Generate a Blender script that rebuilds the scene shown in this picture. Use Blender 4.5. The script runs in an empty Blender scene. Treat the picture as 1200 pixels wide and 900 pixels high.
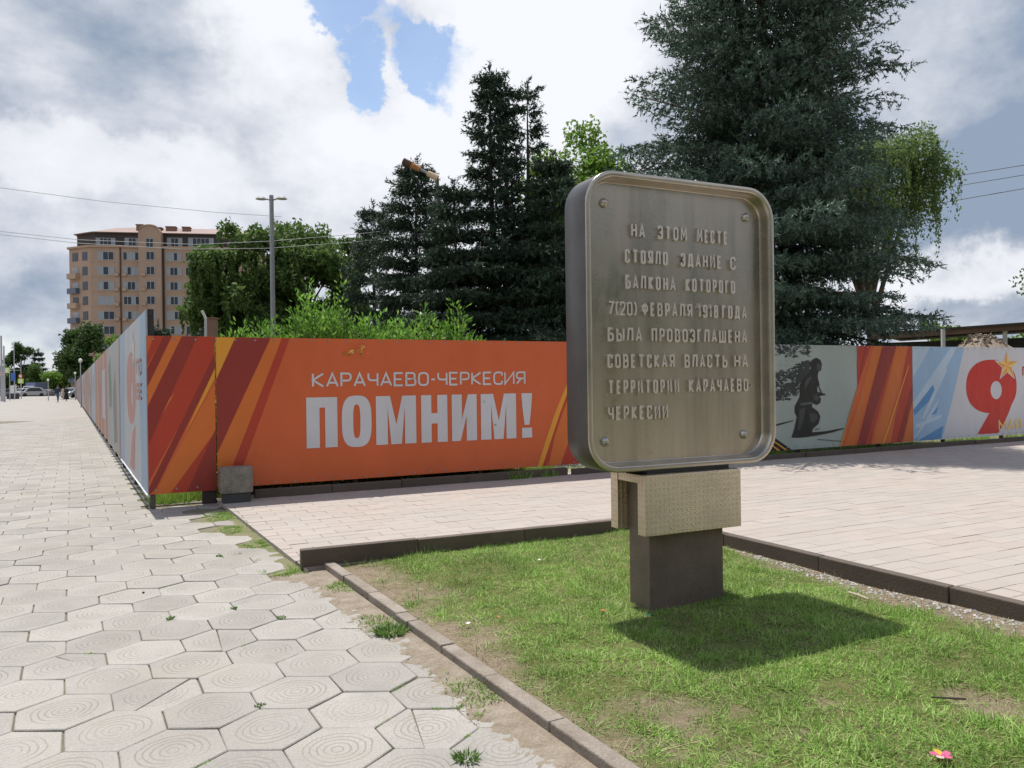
import bpy, bmesh, math, random
import numpy as np
from mathutils import Vector, Matrix
from mathutils.geometry import tessellate_polygon
R = math.radians
random.seed(7); rng = np.random.default_rng(7)
S = bpy.context.scene; COL = S.collection

# ------------------------------------------------------------------ camera
FPX, ROLL, PIT, CAMZ = 905.0, .0131, .0024, 1.5
cF = Vector((0, math.cos(PIT), -math.sin(PIT)))
_u = Vector((0, math.sin(PIT), math.cos(PIT))); _r = Vector((1, 0, 0))
cR = _r*math.cos(ROLL) - _u*math.sin(ROLL); cU = _u*math.cos(ROLL) + _r*math.sin(ROLL)
cam = bpy.data.cameras.new('camera'); camo = bpy.data.objects.new('camera', cam); COL.objects.link(camo)
cam.sensor_width = 36; cam.lens = 36*FPX/1200; cam.clip_end = 3000; cam.clip_start = .05
M = Matrix((cR, cU, -cF)).transposed().to_4x4(); M.translation = Vector((0, 0, CAMZ)); camo.matrix_world = M
S.camera = camo

def ray(px, py): return cF + cR*((px-600)/FPX) + cU*((450-py)/FPX)
def atY(px, py, Y):                    # point of the ray through a pixel at distance Y
    v = ray(px, py); return Vector((0, 0, CAMZ)) + v*(Y/v.y)
def atZ(px, py, z=0):
    v = ray(px, py); return Vector((0, 0, CAMZ)) + v*((z-CAMZ)/v.z)

# ------------------------------------------------------------------ sun, sky
SH = Vector((.187, -.320))             # shadow shift per metre of height
sund = Vector((-SH.x, -SH.y, 1)).normalized()
sl = bpy.data.lights.new('sun', 'SUN'); sl.energy = 5.0; sl.angle = R(.55); sl.color = (1, .955, .88)
so = bpy.data.objects.new('sun', sl); COL.objects.link(so); so.rotation_euler = sund.to_track_quat('Z', 'Y').to_euler()
S.view_settings.view_transform = 'Standard'; S.view_settings.look = 'None'
S.view_settings.exposure = 0.07; S.view_settings.gamma = 1
W = bpy.data.worlds.new('World'); S.world = W; W.use_nodes = True
def world():
    nt = W.node_tree; N = nt.nodes; L = nt.links; N.clear()
    def nd(t, **k):
        n = N.new(t)
        for a, b in k.items(): setattr(n, a, b)
        return n
    def put(s, v):
        if isinstance(v, (int, float, tuple)): s.default_value = v
        else: L.new(v, s)
    def ma(op, a, b=0, c=0, clamp=False):
        n = nd('ShaderNodeMath', operation=op, use_clamp=clamp)
        put(n.inputs[0], a); put(n.inputs[1], b); put(n.inputs[2], c); return n.outputs[0]
    def mr(v, a, b, c=0., d=1.):
        n = nd('ShaderNodeMapRange', interpolation_type='SMOOTHSTEP'); put(n.inputs[0], v)
        for i, x in enumerate((a, b, c, d)): n.inputs[i+1].default_value = x
        return n.outputs[0]
    out = nd('ShaderNodeOutputWorld')
    sky = nd('ShaderNodeTexSky', sky_type='NISHITA', sun_disc=False)
    sky.sun_elevation = math.asin(sund.z); sky.sun_rotation = math.atan2(sund.x, sund.y)
    sky.air_density = 1.0; sky.dust_density = .3; sky.ozone_density = .4
    tc = nd('ShaderNodeTexCoord'); d = tc.outputs['Generated']
    def noise(sc, det, rough, vec=d, dist=0., off=(0., 0., 0.), zs=1.6):
        m = nd('ShaderNodeMapping'); L.new(vec, m.inputs[0]); m.inputs['Location'].default_value = off
        m.inputs['Scale'].default_value = (1, 1, zs)
        n = nd('ShaderNodeTexNoise'); L.new(m.outputs[0], n.inputs['Vector'])
        n.inputs['Scale'].default_value = sc; n.inputs['Detail'].default_value = det
        n.inputs['Roughness'].default_value = rough; n.inputs['Distortion'].default_value = dist
        return n.outputs['Fac']
    wob = nd('ShaderNodeTexNoise'); wob.inputs['Scale'].default_value = 9; wob.inputs['Detail'].default_value = 7
    wob.inputs['Roughness'].default_value = .62; L.new(d, wob.inputs['Vector'])
    vs = nd('ShaderNodeVectorMath', operation='SUBTRACT'); L.new(wob.outputs['Color'], vs.inputs[0]); vs.inputs[1].default_value = (.5, .5, .5)
    vm = nd('ShaderNodeVectorMath', operation='SCALE'); L.new(vs.outputs[0], vm.inputs[0]); vm.inputs['Scale'].default_value = .16
    va = nd('ShaderNodeVectorMath', operation='ADD'); L.new(vm.outputs[0], va.inputs[0]); L.new(d, va.inputs[1])
    dw = va.outputs[0]
    def blob(px, py, rx, ry, soft=.5):   # 1 inside an elliptical patch of sky, 0 outside
        c = ray(px, py).normalized()
        m = nd('ShaderNodeVectorMath', operation='SUBTRACT'); L.new(dw, m.inputs[0]); m.inputs[1].default_value = c
        m2 = nd('ShaderNodeVectorMath', operation='MULTIPLY'); L.new(m.outputs[0], m2.inputs[0])
        m2.inputs[1].default_value = (FPX/rx, FPX/rx, FPX/ry)
        l = nd('ShaderNodeVectorMath', operation='LENGTH'); L.new(m2.outputs[0], l.inputs[0])
        return mr(l.outputs['Value'], 1+soft, 1-soft)
    # cover: where cloud stands before the blue
    cover = noise(2.3, 9, .58, off=(3.1, .7, 1.9))
    cov = ma('ADD', cover, .17)
    for b in ((440, 40, 62, 50), (515, 88, 46, 36), (428, 95, 22, 30), (395, 20, 36, 22), (350, -60, 60, 50), (820, -160, 120, 60)):
        cov = ma('SUBTRACT', cov, ma('MULTIPLY', blob(*b), .30))
    for b in ((620, 60, 90, 110), (330, 130, 150, 110), (462, 100, 17, 36), (100, 120, 220, 160), (1060, 150, 220, 150), (490, 12, 34, 22), (580, 130, 60, 60)):
        cov = ma('ADD', cov, ma('MULTIPLY', blob(*b), .16))
    zen = nd('ShaderNodeSeparateXYZ'); L.new(d, zen.inputs[0])
    cov = ma('SUBTRACT', cov, mr(zen.outputs['Z'], .50, .85, 0, .20))
    cfac = ma('MAXIMUM', mr(cov, .43, .66), .12)
    # thin milky veil low down
    sep = nd('ShaderNodeSeparateXYZ'); L.new(d, sep.inputs[0])
    low = mr(sep.outputs['Z'], .30, .02)
    cfac = ma('MAXIMUM', cfac, ma('MULTIPLY', low, .62))
    # thickness: grey bellies
    th = noise(3.1, 8, .55, off=(7.3, 2.2, 5.5), dist=.3)
    th2 = noise(10, 8, .6, off=(1, 2, 3))
    g = ma('ADD', mr(th, .34, .70, .06, .62), ma('MULTIPLY', ma('SUBTRACT', th2, .5), .9))
    for b, a in (((110, 75, 260, 85), .40), ((1110, 90, 230, 110), .55), ((1110, 190, 220, 50), .15), ((1120, 265, 200, 45), .5), ((40, 350, 170, 40), .30), ((30, 300, 120, 40), .12),
                 ((620, 40, 110, 110), -.8), ((260, 165, 240, 40), -.22), ((60, 180, 120, 30), -.3), ((470, 140, 120, 40), -.4), ((1120, 325, 110, 28), -.55), ((330, 40, 60, 60), -.5), ((1150, 380, 150, 22), .30), ((380, 215, 150, 40), -.1)):
        g = ma('ADD', g, ma('MULTIPLY', blob(*b), a))
    # clouds near the sun are lit through, those turned away from it are duller
    dt = nd('ShaderNodeVectorMath', operation='DOT_PRODUCT'); L.new(d, dt.inputs[0]); dt.inputs[1].default_value = sund
    near = mr(dt.outputs['Value'], -.35, .35, .22, .96)
    ramp = nd('ShaderNodeValToRGB'); L.new(ma('MULTIPLY', g, 1, clamp=True), ramp.inputs[0])
    e = ramp.color_ramp.elements
    e[0].position = 0; e[0].color = (.93, .95, 1.0, 1); e[1].position = 1; e[1].color = (.30, .375, .50, 1)
    e.new(.30).color = (.83, .85, .91, 1); e.new(.55).color = (.64, .68, .76, 1); e.new(.80).color = (.44, .50, .60, 1)
    mulc = nd('ShaderNodeVectorMath', operation='SCALE'); L.new(ramp.outputs[0], mulc.inputs[0]); L.new(near, mulc.inputs['Scale'])
    b1 = nd('ShaderNodeBackground'); L.new(sky.outputs[0], b1.inputs[0]); b1.inputs[1].default_value = .15
    b2 = nd('ShaderNodeBackground'); L.new(mulc.outputs[0], b2.inputs[0]); b2.inputs[1].default_value = 1.0
    mx = nd('ShaderNodeMixShader'); L.new(cfac, mx.inputs[0]); L.new(b1.outputs[0], mx.inputs[1]); L.new(b2.outputs[0], mx.inputs[2])
    L.new(mx.outputs[0], out.inputs[0])
world()
S.cycles.max_bounces = 6; S.cycles.diffuse_bounces = 3; S.cycles.glossy_bounces = 3; S.cycles.transparent_max_bounces = 4
S.cycles.transmission_bounces = 3

# ------------------------------------------------------------------ materials
def mat(name, col, rough=.8, metal=0., var=.0, scale=3., col2=None, bump=0., bscale=40., coords='Object', stretch=(1, 1, 1),
        rand=0., island=0., transl=0., spec=.5, fine=0.):
    m = bpy.data.materials.new(name); m.use_nodes = True; nt = m.node_tree; N = nt.nodes; L = nt.links
    p = N['Principled BSDF']; p.inputs['Roughness'].default_value = rough; p.inputs['Metallic'].default_value = metal
    p.inputs['Specular IOR Level'].default_value = spec
    c = col + (1,) if len(col) == 3 else col
    tc = N.new('ShaderNodeTexCoord'); mp = N.new('ShaderNodeMapping'); mp.inputs['Scale'].default_value = stretch
    if coords == 'World':
        ge = N.new('ShaderNodeNewGeometry'); L.new(ge.outputs['Position'], mp.inputs[0])
    else: L.new(tc.outputs[coords], mp.inputs[0])
    src = None
    if var > 0 or col2:
        n = N.new('ShaderNodeTexNoise'); n.inputs['Scale'].default_value = scale; n.inputs['Detail'].default_value = 8; n.inputs['Roughness'].default_value = .65
        L.new(mp.outputs[0], n.inputs['Vector'])
        mr = N.new('ShaderNodeMapRange'); L.new(n.outputs['Fac'], mr.inputs[0]); mr.inputs[1].default_value = .33; mr.inputs[2].default_value = .67
        mx = N.new('ShaderNodeMix'); mx.data_type = 'RGBA'; L.new(mr.outputs[0], mx.inputs[0])
        b = (col2 + (1,)) if col2 else tuple(max(0, x*(1-var)) for x in col) + (1,)
        a = c if col2 else tuple(min(1, x*(1+var)) for x in col) + (1,)
        mx.inputs[6].default_value = a; mx.inputs[7].default_value = b; src = mx.outputs[2]
    if fine > 0:
        n = N.new('ShaderNodeTexNoise'); n.inputs['Scale'].default_value = bscale*2; n.inputs['Detail'].default_value = 4; L.new(mp.outputs[0], n.inputs['Vector'])
        mr = N.new('ShaderNodeMapRange'); L.new(n.outputs['Fac'], mr.inputs[0]); mr.inputs[1].default_value = .3; mr.inputs[2].default_value = .7
        mr.inputs[3].default_value = 1-fine; mr.inputs[4].default_value = 1+fine
        h = N.new('ShaderNodeVectorMath'); h.operation = 'SCALE'; L.new(mr.outputs[0], h.inputs['Scale'])
        if src: L.new(src, h.inputs[0])
        else: h.inputs[0].default_value = c[:3]
        src = h.outputs[0]
    if rand > 0 or island > 0:
        v = None
        oi = N.new('ShaderNodeObjectInfo'); ge = N.new('ShaderNodeNewGeometry')
        ad = N.new('ShaderNodeMath'); ad.operation = 'ADD'; L.new(oi.outputs['Random'], ad.inputs[0]); L.new(ge.outputs['Random Per Island'], ad.inputs[1])
        fr = N.new('ShaderNodeMath'); fr.operation = 'FRACT'; L.new(ad.outputs[0], fr.inputs[0])
        mr = N.new('ShaderNodeMapRange'); L.new(fr.outputs[0], mr.inputs[0]); a = max(rand, island)
        mr.inputs[3].default_value = 1-a; mr.inputs[4].default_value = 1+a
        h = N.new('ShaderNodeVectorMath'); h.operation = 'SCALE'; L.new(mr.outputs[0], h.inputs['Scale'])
        if src: L.new(src, h.inputs[0])
        else: h.inputs[0].default_value = c[:3]
        src = h.outputs[0]
    if src: L.new(src, p.inputs['Base Color'])
    else: p.inputs['Base Color'].default_value = c
    if bump > 0:
        n = N.new('ShaderNodeTexNoise'); n.inputs['Scale'].default_value = bscale; n.inputs['Detail'].default_value = 6; L.new(mp.outputs[0], n.inputs['Vector'])
        bm_ = N.new('ShaderNodeBump'); bm_.inputs['Strength'].default_value = bump; bm_.inputs['Distance'].default_value = .01
        L.new(n.outputs['Fac'], bm_.inputs['Height']); L.new(bm_.outputs[0], p.inputs['Normal'])
    if transl > 0:
        t = N.new('ShaderNodeBsdfTranslucent'); ms = N.new('ShaderNodeMixShader'); ms.inputs[0].default_value = transl
        if src: L.new(src, t.inputs[0])
        else: t.inputs[0].default_value = c
        L.new(p.outputs[0], ms.inputs[1]); L.new(t.outputs[0], ms.inputs[2]); L.new(ms.outputs[0], N['Material Output'].inputs[0])
    return m

# ------------------------------------------------------------------ mesh helpers
class MB:
    def __init__(s): s.v = []; s.f = []; s.m = []
    def poly(s, pts, mi=0):
        i = len(s.v); s.v += [tuple(p) for p in pts]; s.f.append(tuple(range(i, i+len(pts)))); s.m.append(mi)
    def box(s, o, a, b, c, mi=0):        # corner o, edge vectors a, b, c (right handed)
        o, a, b, c = Vector(o), Vector(a), Vector(b), Vector(c); i = len(s.v)
        for k in range(8): s.v.append(tuple(o + a*(k & 1) + b*(k >> 1 & 1) + c*(k >> 2 & 1)))
        for q in ((0, 2, 3, 1), (4, 5, 7, 6), (0, 1, 5, 4), (2, 6, 7, 3), (0, 4, 6, 2), (1, 3, 7, 5)):
            s.f.append(tuple(i+x for x in q)); s.m.append(mi)
    def bx(s, x0, x1, y0, y1, z0, z1, mi=0): s.box((x0, y0, z0), (x1-x0, 0, 0), (0, y1-y0, 0), (0, 0, z1-z0), mi)
    def tube(s, pts, rad, n=8, mi=0, cap=True):
        pts = [Vector(p) for p in pts]
        if not hasattr(rad, '__len__'): rad = [rad]*len(pts)
        base = len(s.v)
        for k, p in enumerate(pts):
            t = (pts[min(k+1, len(pts)-1)] - pts[max(k-1, 0)]).normalized()
            a = t.cross(Vector((0, 0, 1)) if abs(t.z) < .9 else Vector((1, 0, 0))).normalized(); b = t.cross(a)
            for j in range(n):
                w = 2*math.pi*j/n; s.v.append(tuple(p + a*math.cos(w)*rad[k] + b*math.sin(w)*rad[k]))
        for k in range(len(pts)-1):
            for j in range(n):
                i0 = base+k*n; s.f.append((i0+j, i0+(j+1) % n, i0+n+(j+1) % n, i0+n+j)); s.m.append(mi)
        if cap:
            s.f.append(tuple(base+j for j in range(n))[::-1]); s.m.append(mi)
            s.f.append(tuple(base+(len(pts)-1)*n+j for j in range(n))); s.m.append(mi)
    def prism(s, prof, d, mi=0):         # closed 3-D polygon moved along d
        n = len(prof); i = len(s.v); d = Vector(d); prof = [Vector(p) for p in prof]
        s.v += [tuple(p) for p in prof] + [tuple(p+d) for p in prof]
        s.f.append(tuple(range(i, i+n))[::-1]); s.f.append(tuple(range(i+n, i+2*n))); s.m += [mi, mi]
        for k in range(n):
            s.f.append((i+k, i+(k+1) % n, i+n+(k+1) % n, i+n+k)); s.m.append(mi)
    def mesh(s, name, mats=(), smooth=False):
        me = bpy.data.meshes.new(name); me.from_pydata(s.v, [], s.f)
        for q in mats: me.materials.append(q)
        if any(s.m): me.polygons.foreach_set('material_index', s.m)
        if smooth: me.polygons.foreach_set('use_smooth', [True]*len(s.f))
        me.update(); return me
def link(name, me, parent=None, loc=None):
    o = bpy.data.objects.new(name, me); COL.objects.link(o)
    if parent: o.parent = parent
    if loc is not None: o.location = loc
    return o
def obj(name, mb, m, parent=None, loc=None, smooth=False, bevel=0., seg=2):
    ms = m if isinstance(m, (list, tuple)) else [m]
    me = mb.mesh(name, ms, smooth)
    if bevel:
        b = bmesh.new(); b.from_mesh(me); bmesh.ops.remove_doubles(b, verts=b.verts, dist=1e-5); bmesh.ops.recalc_face_normals(b, faces=b.faces)
        ed = [e for e in b.edges if len(e.link_faces) == 2 and e.calc_face_angle() > .5]
        bmesh.ops.bevel(b, geom=ed, offset=bevel, segments=seg, affect='EDGES', profile=.5); b.to_mesh(me); b.free()
    return link(name, me, parent, loc)
def tag(o, label=None, cat=None, group=None, kind=None):
    if label: o['label'] = label
    if cat: o['category'] = cat
    if group: o['group'] = group
    if kind: o['kind'] = kind
    return o
def empty(name, loc=(0, 0, 0)):
    o = bpy.data.objects.new(name, None); COL.objects.link(o); o.location = loc; o.empty_display_size = .2; return o
def np_mesh(name, V, k, mats, mi=None, smooth=False):   # V (n*k,3): n faces of k corners
    V = np.ascontiguousarray(V, dtype=np.float32).reshape(-1, 3); n = len(V)//k
    me = bpy.data.meshes.new(name); me.vertices.add(n*k); me.vertices.foreach_set('co', V.ravel())
    me.loops.add(n*k); me.loops.foreach_set('vertex_index', np.arange(n*k, dtype=np.int32))
    me.polygons.add(n); me.polygons.foreach_set('loop_start', np.arange(0, n*k, k, dtype=np.int32))
    for q in mats: me.materials.append(q)
    if mi is not None: me.polygons.foreach_set('material_index', np.asarray(mi, dtype=np.int32))
    me.update(calc_edges=True); me.validate(); return me
def vnoise(x, y, s=1., seed=0, oct=3):   # value noise, arrays
    x = np.asarray(x, float)*s; y = np.asarray(y, float)*s; r = 0; a = 1; tot = 0
    def hsh(i, j, k):
        n = (i*374761393 + j*668265263 + k*974634777).astype(np.int64); n = (n ^ (n >> 13))*1274126177 & 0x7fffffff
        return ((n ^ (n >> 16)) & 0xffff)/65535.
    for o in range(oct):
        xi = np.floor(x).astype(np.int64); yi = np.floor(y).astype(np.int64); fx = x-xi; fy = y-yi
        fx = fx*fx*(3-2*fx); fy = fy*fy*(3-2*fy); k = np.int64(seed+o*17)
        v = (hsh(xi, yi, k)*(1-fx)+hsh(xi+1, yi, k)*fx)*(1-fy) + (hsh(xi, yi+1, k)*(1-fx)+hsh(xi+1, yi+1, k)*fx)*fy
        r = r+a*v; tot += a; a *= .5; x = x*2.03+5.1; y = y*2.03+1.7
    return r/tot

# ------------------------------------------------------------------ site axes
C0 = Vector((-4.489, 9.495, 0)); TD, TL = 1.1108, .5203
D = Vector((math.sin(TD), math.cos(TD), 0)); DN = Vector((-D.y, D.x, 0))       # along the orange hoarding / behind it
E_ = Vector((-math.sin(TL), math.cos(TL), 0)); EN = Vector((-E_.y, E_.x, 0))   # along the side hoarding / towards the pavement
K0 = Vector((.311, 2.991, 0)); KD = Vector((-.4935, .8697, 0)).normalized(); KR = Vector((KD.y, -KD.x, 0))   # small kerb line, KR = to the lawn
def sd_k(p): return (p-K0).dot(KR)
def sd_f(p): return (p-C0).dot(DN)      # >0 behind orange hoarding
def sd_l(p): return (p-C0).dot(EN)      # >0 pavement side of the left hoarding
UP = Vector((0, 0, 1))

# ------------------------------------------------------------------ ground
m_ground = mat('rough_ground', (.10, .12, .045), .95, var=.3, scale=.6, col2=(.20, .165, .11), coords='World', bump=.6, bscale=12)
m_joint = mat('joint_soil', (.13, .13, .075), .95, scale=2.5, col2=(.21, .18, .135), coords='World', bump=.8, bscale=60)
m_asph = mat('asphalt', (.06, .06, .062), .9, var=.2, scale=1, coords='World')
m_farpave = mat('far_paving', (.33, .308, .28), .9, scale=.5, col2=(.29, .272, .248), coords='World', fine=.06, bscale=1.3)
mb = MB(); mb.poly([(-1500, -60, -.06), (1500, -60, -.06), (1500, 2500, -.06), (-1500, 2500, -.06)])
tag(obj('ground', mb, m_ground), kind='structure')
# pavement bed
mb = MB()
pk = K0+KD*-6; pk2 = K0+KD*14
mb.poly([tuple(v)[:2]+(-.014,) for v in ((-14, -9), K0+KD*-14+KR*.5, K0+KD*7.0+KR*.5)] + [tuple(C0+E_*60+D*.25+UP*-.014), (-60, 62, -.014)])
pave = tag(obj('pavement', mb, m_joint), kind='structure')
mb = MB(); a = C0+E_*30+D*.2; b = C0+E_*165+D*.2
mb.poly([(-60, a.y, -.008), (a.x, a.y, -.008), (b.x, b.y, -.008), (-190, b.y, -.008)])
tag(obj('far_pavement', mb, m_farpave), kind='structure')
mb = MB(); mb.poly([(-400, 154, -.035), (-78, 154, -.035), (-60, 172, -.035), (-400, 172, -.035)])
tag(obj('road', mb, m_asph), kind='structure')

# hexagonal pavers
def m_paver():
    m = mat('hex_paver', (.335, .315, .287), .85, scale=2.2, col2=(.275, .26, .235), coords='World', rand=.11, island=.11, fine=.13, bscale=45)
    nt = m.node_tree; N = nt.nodes; L = nt.links; p = N['Principled BSDF']
    uv = N.new('ShaderNodeUVMap'); uv.uv_map = 'ring'
    ns = N.new('ShaderNodeTexNoise'); ns.inputs['Scale'].default_value = 9; ns.inputs['Detail'].default_value = 3
    geo = N.new('ShaderNodeNewGeometry'); L.new(geo.outputs['Position'], ns.inputs['Vector'])
    ln = N.new('ShaderNodeVectorMath'); ln.operation = 'LENGTH'; L.new(uv.outputs[0], ln.inputs[0])
    def ma(op, a, b=0.):
        n = N.new('ShaderNodeMath'); n.operation = op
        for i, v in enumerate((a, b)):
            if isinstance(v, (int, float)): n.inputs[i].default_value = v
            else: L.new(v, n.inputs[i])
        return n.outputs[0]
    r = ma('ADD', ln.outputs['Value'], ma('MULTIPLY', ns.outputs['Fac'], .034))
    w = ma('ABSOLUTE', ma('SUBTRACT', ma('FRACT', ma('MULTIPLY', r, 1/.0285)), .5))
    mr = N.new('ShaderNodeMapRange'); mr.interpolation_type = 'SMOOTHSTEP'; L.new(w, mr.inputs[0]); mr.inputs[1].default_value = .17; mr.inputs[2].default_value = .02
    lim = N.new('ShaderNodeMapRange'); L.new(r, lim.inputs[0]); lim.inputs[1].default_value = .185; lim.inputs[2].default_value = .165
    n2 = N.new('ShaderNodeTexNoise'); n2.inputs['Scale'].default_value = 3.5; n2.inputs['Detail'].default_value = 4; L.new(geo.outputs['Position'], n2.inputs['Vector'])
    wear = N.new('ShaderNodeMapRange'); L.new(n2.outputs['Fac'], wear.inputs[0]); wear.inputs[1].default_value = .36; wear.inputs[2].default_value = .58; wear.inputs[3].default_value = .25
    gr = ma('MULTIPLY', ma('MULTIPLY', mr.outputs[0], lim.outputs[0]), wear.outputs[0])
    old = p.inputs['Base Color'].links[0].from_socket
    mx = N.new('ShaderNodeMix'); mx.data_type = 'RGBA'; L.new(ma('MULTIPLY', gr, .50), mx.inputs[0]); L.new(old, mx.inputs[6]); mx.inputs[7].default_value = (.16, .14, .11, 1)
    # small dark pits and specks
    n3 = N.new('ShaderNodeTexNoise'); n3.inputs['Scale'].default_value = 60; n3.inputs['Detail'].default_value = 2; L.new(geo.outputs['Position'], n3.inputs['Vector'])
    pit = N.new('ShaderNodeMapRange'); L.new(n3.outputs['Fac'], pit.inputs[0]); pit.inputs[1].default_value = .70; pit.inputs[2].default_value = .76; pit.inputs[4].default_value = .6
    mx2 = N.new('ShaderNodeMix'); mx2.data_type = 'RGBA'; L.new(pit.outputs[0], mx2.inputs[0]); L.new(mx.outputs[2], mx2.inputs[6]); mx2.inputs[7].default_value = (.12, .10, .08, 1)
    # broad dusty stains
    n4 = N.new('ShaderNodeTexNoise'); n4.inputs['Scale'].default_value = .9; n4.inputs['Detail'].default_value = 7; n4.inputs['Roughness'].default_value = .7; L.new(geo.outputs['Position'], n4.inputs['Vector'])
    st = N.new('ShaderNodeMapRange'); L.new(n4.outputs['Fac'], st.inputs[0]); st.inputs[1].default_value = .5; st.inputs[2].default_value = .75; st.inputs[4].default_value = .45
    mx3 = N.new('ShaderNodeMix'); mx3.data_type = 'RGBA'; L.new(st.outputs[0], mx3.inputs[0]); L.new(mx2.outputs[2], mx3.inputs[6]); mx3.inputs[7].default_value = (.33, .29, .23, 1)
    L.new(mx3.outputs[2], p.inputs['Base Color'])
    bp = N.new('ShaderNodeBump'); bp.inputs['Strength'].default_value = .55; bp.inputs['Distance'].default_value = .004
    hn = N.new('ShaderNodeTexNoise'); hn.inputs['Scale'].default_value = 130; hn.inputs['Detail'].default_value = 4; L.new(geo.outputs['Position'], hn.inputs['Vector'])
    L.new(ma('SUBTRACT', ma('MULTIPLY', hn.outputs['Fac'], .5), gr), bp.inputs['Height']); L.new(bp.outputs[0], p.inputs['Normal'])
    return m
MP = m_paver()
def hex_geo(r=.2260, bev=.0045, depth=.05, cut=None, seed=0):
    rr = random.Random(seed)
    out = [Vector((r*math.cos(k*math.pi/3), r*math.sin(k*math.pi/3), 0)) for k in range(6)]
    # slightly chipped outline: two or three extra points per edge
    pts = []
    for k in range(6):
        a, b = out[k], out[(k+1) % 6]; pts.append(a*(1-rr.uniform(.0, .018)))
        for t in (.33, .66): pts.append(a.lerp(b, t)*(1-rr.uniform(0, .010)))
    if cut is not None:                  # keep the part where dot(p,n) < c
        n, c = cut; q = []
        for i in range(len(pts)):
            a, b = pts[i], pts[(i+1) % len(pts)]; da, db = a.dot(n)-c, b.dot(n)-c
            if da <= 0: q.append(a)
            if da*db < 0: q.append(a.lerp(b, da/(da-db)))
        pts = q
    n = len(pts); cen = sum(pts, Vector())/n
    ins = [p + (cen-p).normalized()*bev for p in pts]
    V = [tuple(p) for p in ins] + [(p.x, p.y, -.004) for p in pts] + [(p.x, p.y, -depth) for p in pts]
    F = [tuple(range(n))] + [(k+n, (k+1) % n+n, (k+1) % n, k) for k in range(n)] + [(k+2*n, (k+1) % n+2*n, (k+1) % n+n, k+n) for k in range(n)]
    return V, F
def hex_mesh(**k):
    V, F = hex_geo(**k); me = bpy.data.meshes.new('hexagon_paver'); me.from_pydata(V, [], F); me.materials.append(MP)
    uv = me.uv_layers.new(name='ring')
    for l in me.loops: uv.data[l.index].uv = V[l.vertex_index][:2]
    return me
HM = [hex_mesh(seed=s) for s in range(6)]
P = .3945; c0 = Vector((-1.414, 3.575, 0)); GR = R(-.3)
ax = Vector((math.cos(R(30)+GR), math.sin(R(30)+GR), 0))*P; ay = Vector((math.cos(R(90)+GR), math.sin(R(90)+GR), 0))*P
cells = []
for i in range(-60, 30):
    for j in range(-90, 140):
        c = c0+ax*i+ay*j
        if c.y < -7 or c.y > 46 or c.x < -(.74*max(c.y, 0)+4.6) or (c.y < 0 and c.x > 5): continue
        if sd_k(c) > (.06 if 1.5 < c.y < 5.9 else -.205) or (sd_k(c) > -.45 and c.y > 6.2 and random.random() < .55): continue
        if sd_k(c) > -.21 and c.y < 1.5: continue
        if sd_f(c) > -.02 and sd_l(c) < -.08: continue
        if (c - atZ(268, 621)).length < .26 or (c - atZ(262, 608)).length < .2: continue
        v = camo.matrix_world.inverted() @ c; px = 600 + FPX*v.x/-v.z if v.z < -.3 else -9999; py = 450-FPX*v.y/-v.z if v.z < -.3 else 9999
        vis = v.z < -.3 and -40 < px < 1240 and py < 940
        cells.append((0 if vis else 1, c.length, i, j, c))
cells.sort(key=lambda t: (t[0], t[1]))
def near(px, py):
    p = atZ(px, py); return min(range(300), key=lambda k: (cells[k][4]-p).length)
broken = {near(250, 752): (25, .0), near(192, 812): (-14, .03), near(300, 756): (70, .02), near(455, 775): (100, -.03), near(520, 800): (40, .05), near(95, 770): (60, .06), near(390, 720): (-30, .02), near(560, 850): (15, -.04), near(20, 690): (80, .03), near(330, 700): (130, .04)}
for k, (_, _, i, j, c) in enumerate(cells[:300]):
    z = random.uniform(-.004, .002) + .0; rz = (random.randrange(6))*math.pi/3 + random.gauss(0, .008) + GR
    tilt = (random.gauss(0, .006), random.gauss(0, .006))
    if sd_k(c) > -.235 and c.y < 6.2:        # pavers cut short of the kerb, some crumbled away
        if random.random() < .12: continue
        kr_ = Matrix.Rotation(-GR, 3, 'Z') @ KR; o = link('hexagon_paver', hex_mesh(cut=(kr_, -.03-sd_k(c)-random.uniform(0, .05)), seed=k), pave, c+Vector((0, 0, z-random.uniform(0, .008)))); o.rotation_euler = (tilt[0]*2, tilt[1]*2, GR)
        continue
    if k in broken:
        an, off = broken[k]; n = Vector((math.cos(R(an)), math.sin(R(an)), 0))
        for s_ in (1, -1):
            o = link('hexagon_paver', hex_mesh(cut=(n*s_, off*s_-.002), seed=k), pave, c+Vector((0, 0, z-.004*(s_ < 0)))); o.rotation_euler = (tilt[0], tilt[1]*s_, .01*s_)
        continue
    o = link('hexagon_paver', HM[k % 6], pave, c+Vector((random.gauss(0, .002), random.gauss(0, .002), z))); o.rotation_euler = (tilt[0], tilt[1], rz)
def many(cells, geos):
    V = []; F = []; U = []
    for c, rz, z in cells:
        v, f = geos[random.randrange(len(geos))]; b = len(V); co, si = math.cos(rz), math.sin(rz)
        V += [(c.x+x*co-y*si, c.y+x*si+y*co, z+w) for x, y, w in v]; F += [tuple(b+q for q in g) for g in f]; U += [(x, y) for x, y, w in v]
    me = bpy.data.meshes.new('far_pavers'); me.from_pydata(V, [], F)
    uv = me.uv_layers.new(name='ring'); vi = np.empty(len(me.loops), dtype=np.int32); me.loops.foreach_get('vertex_index', vi)
    uv.data.foreach_set('uv', np.array(U, dtype=np.float32)[vi].ravel()); return me
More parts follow.
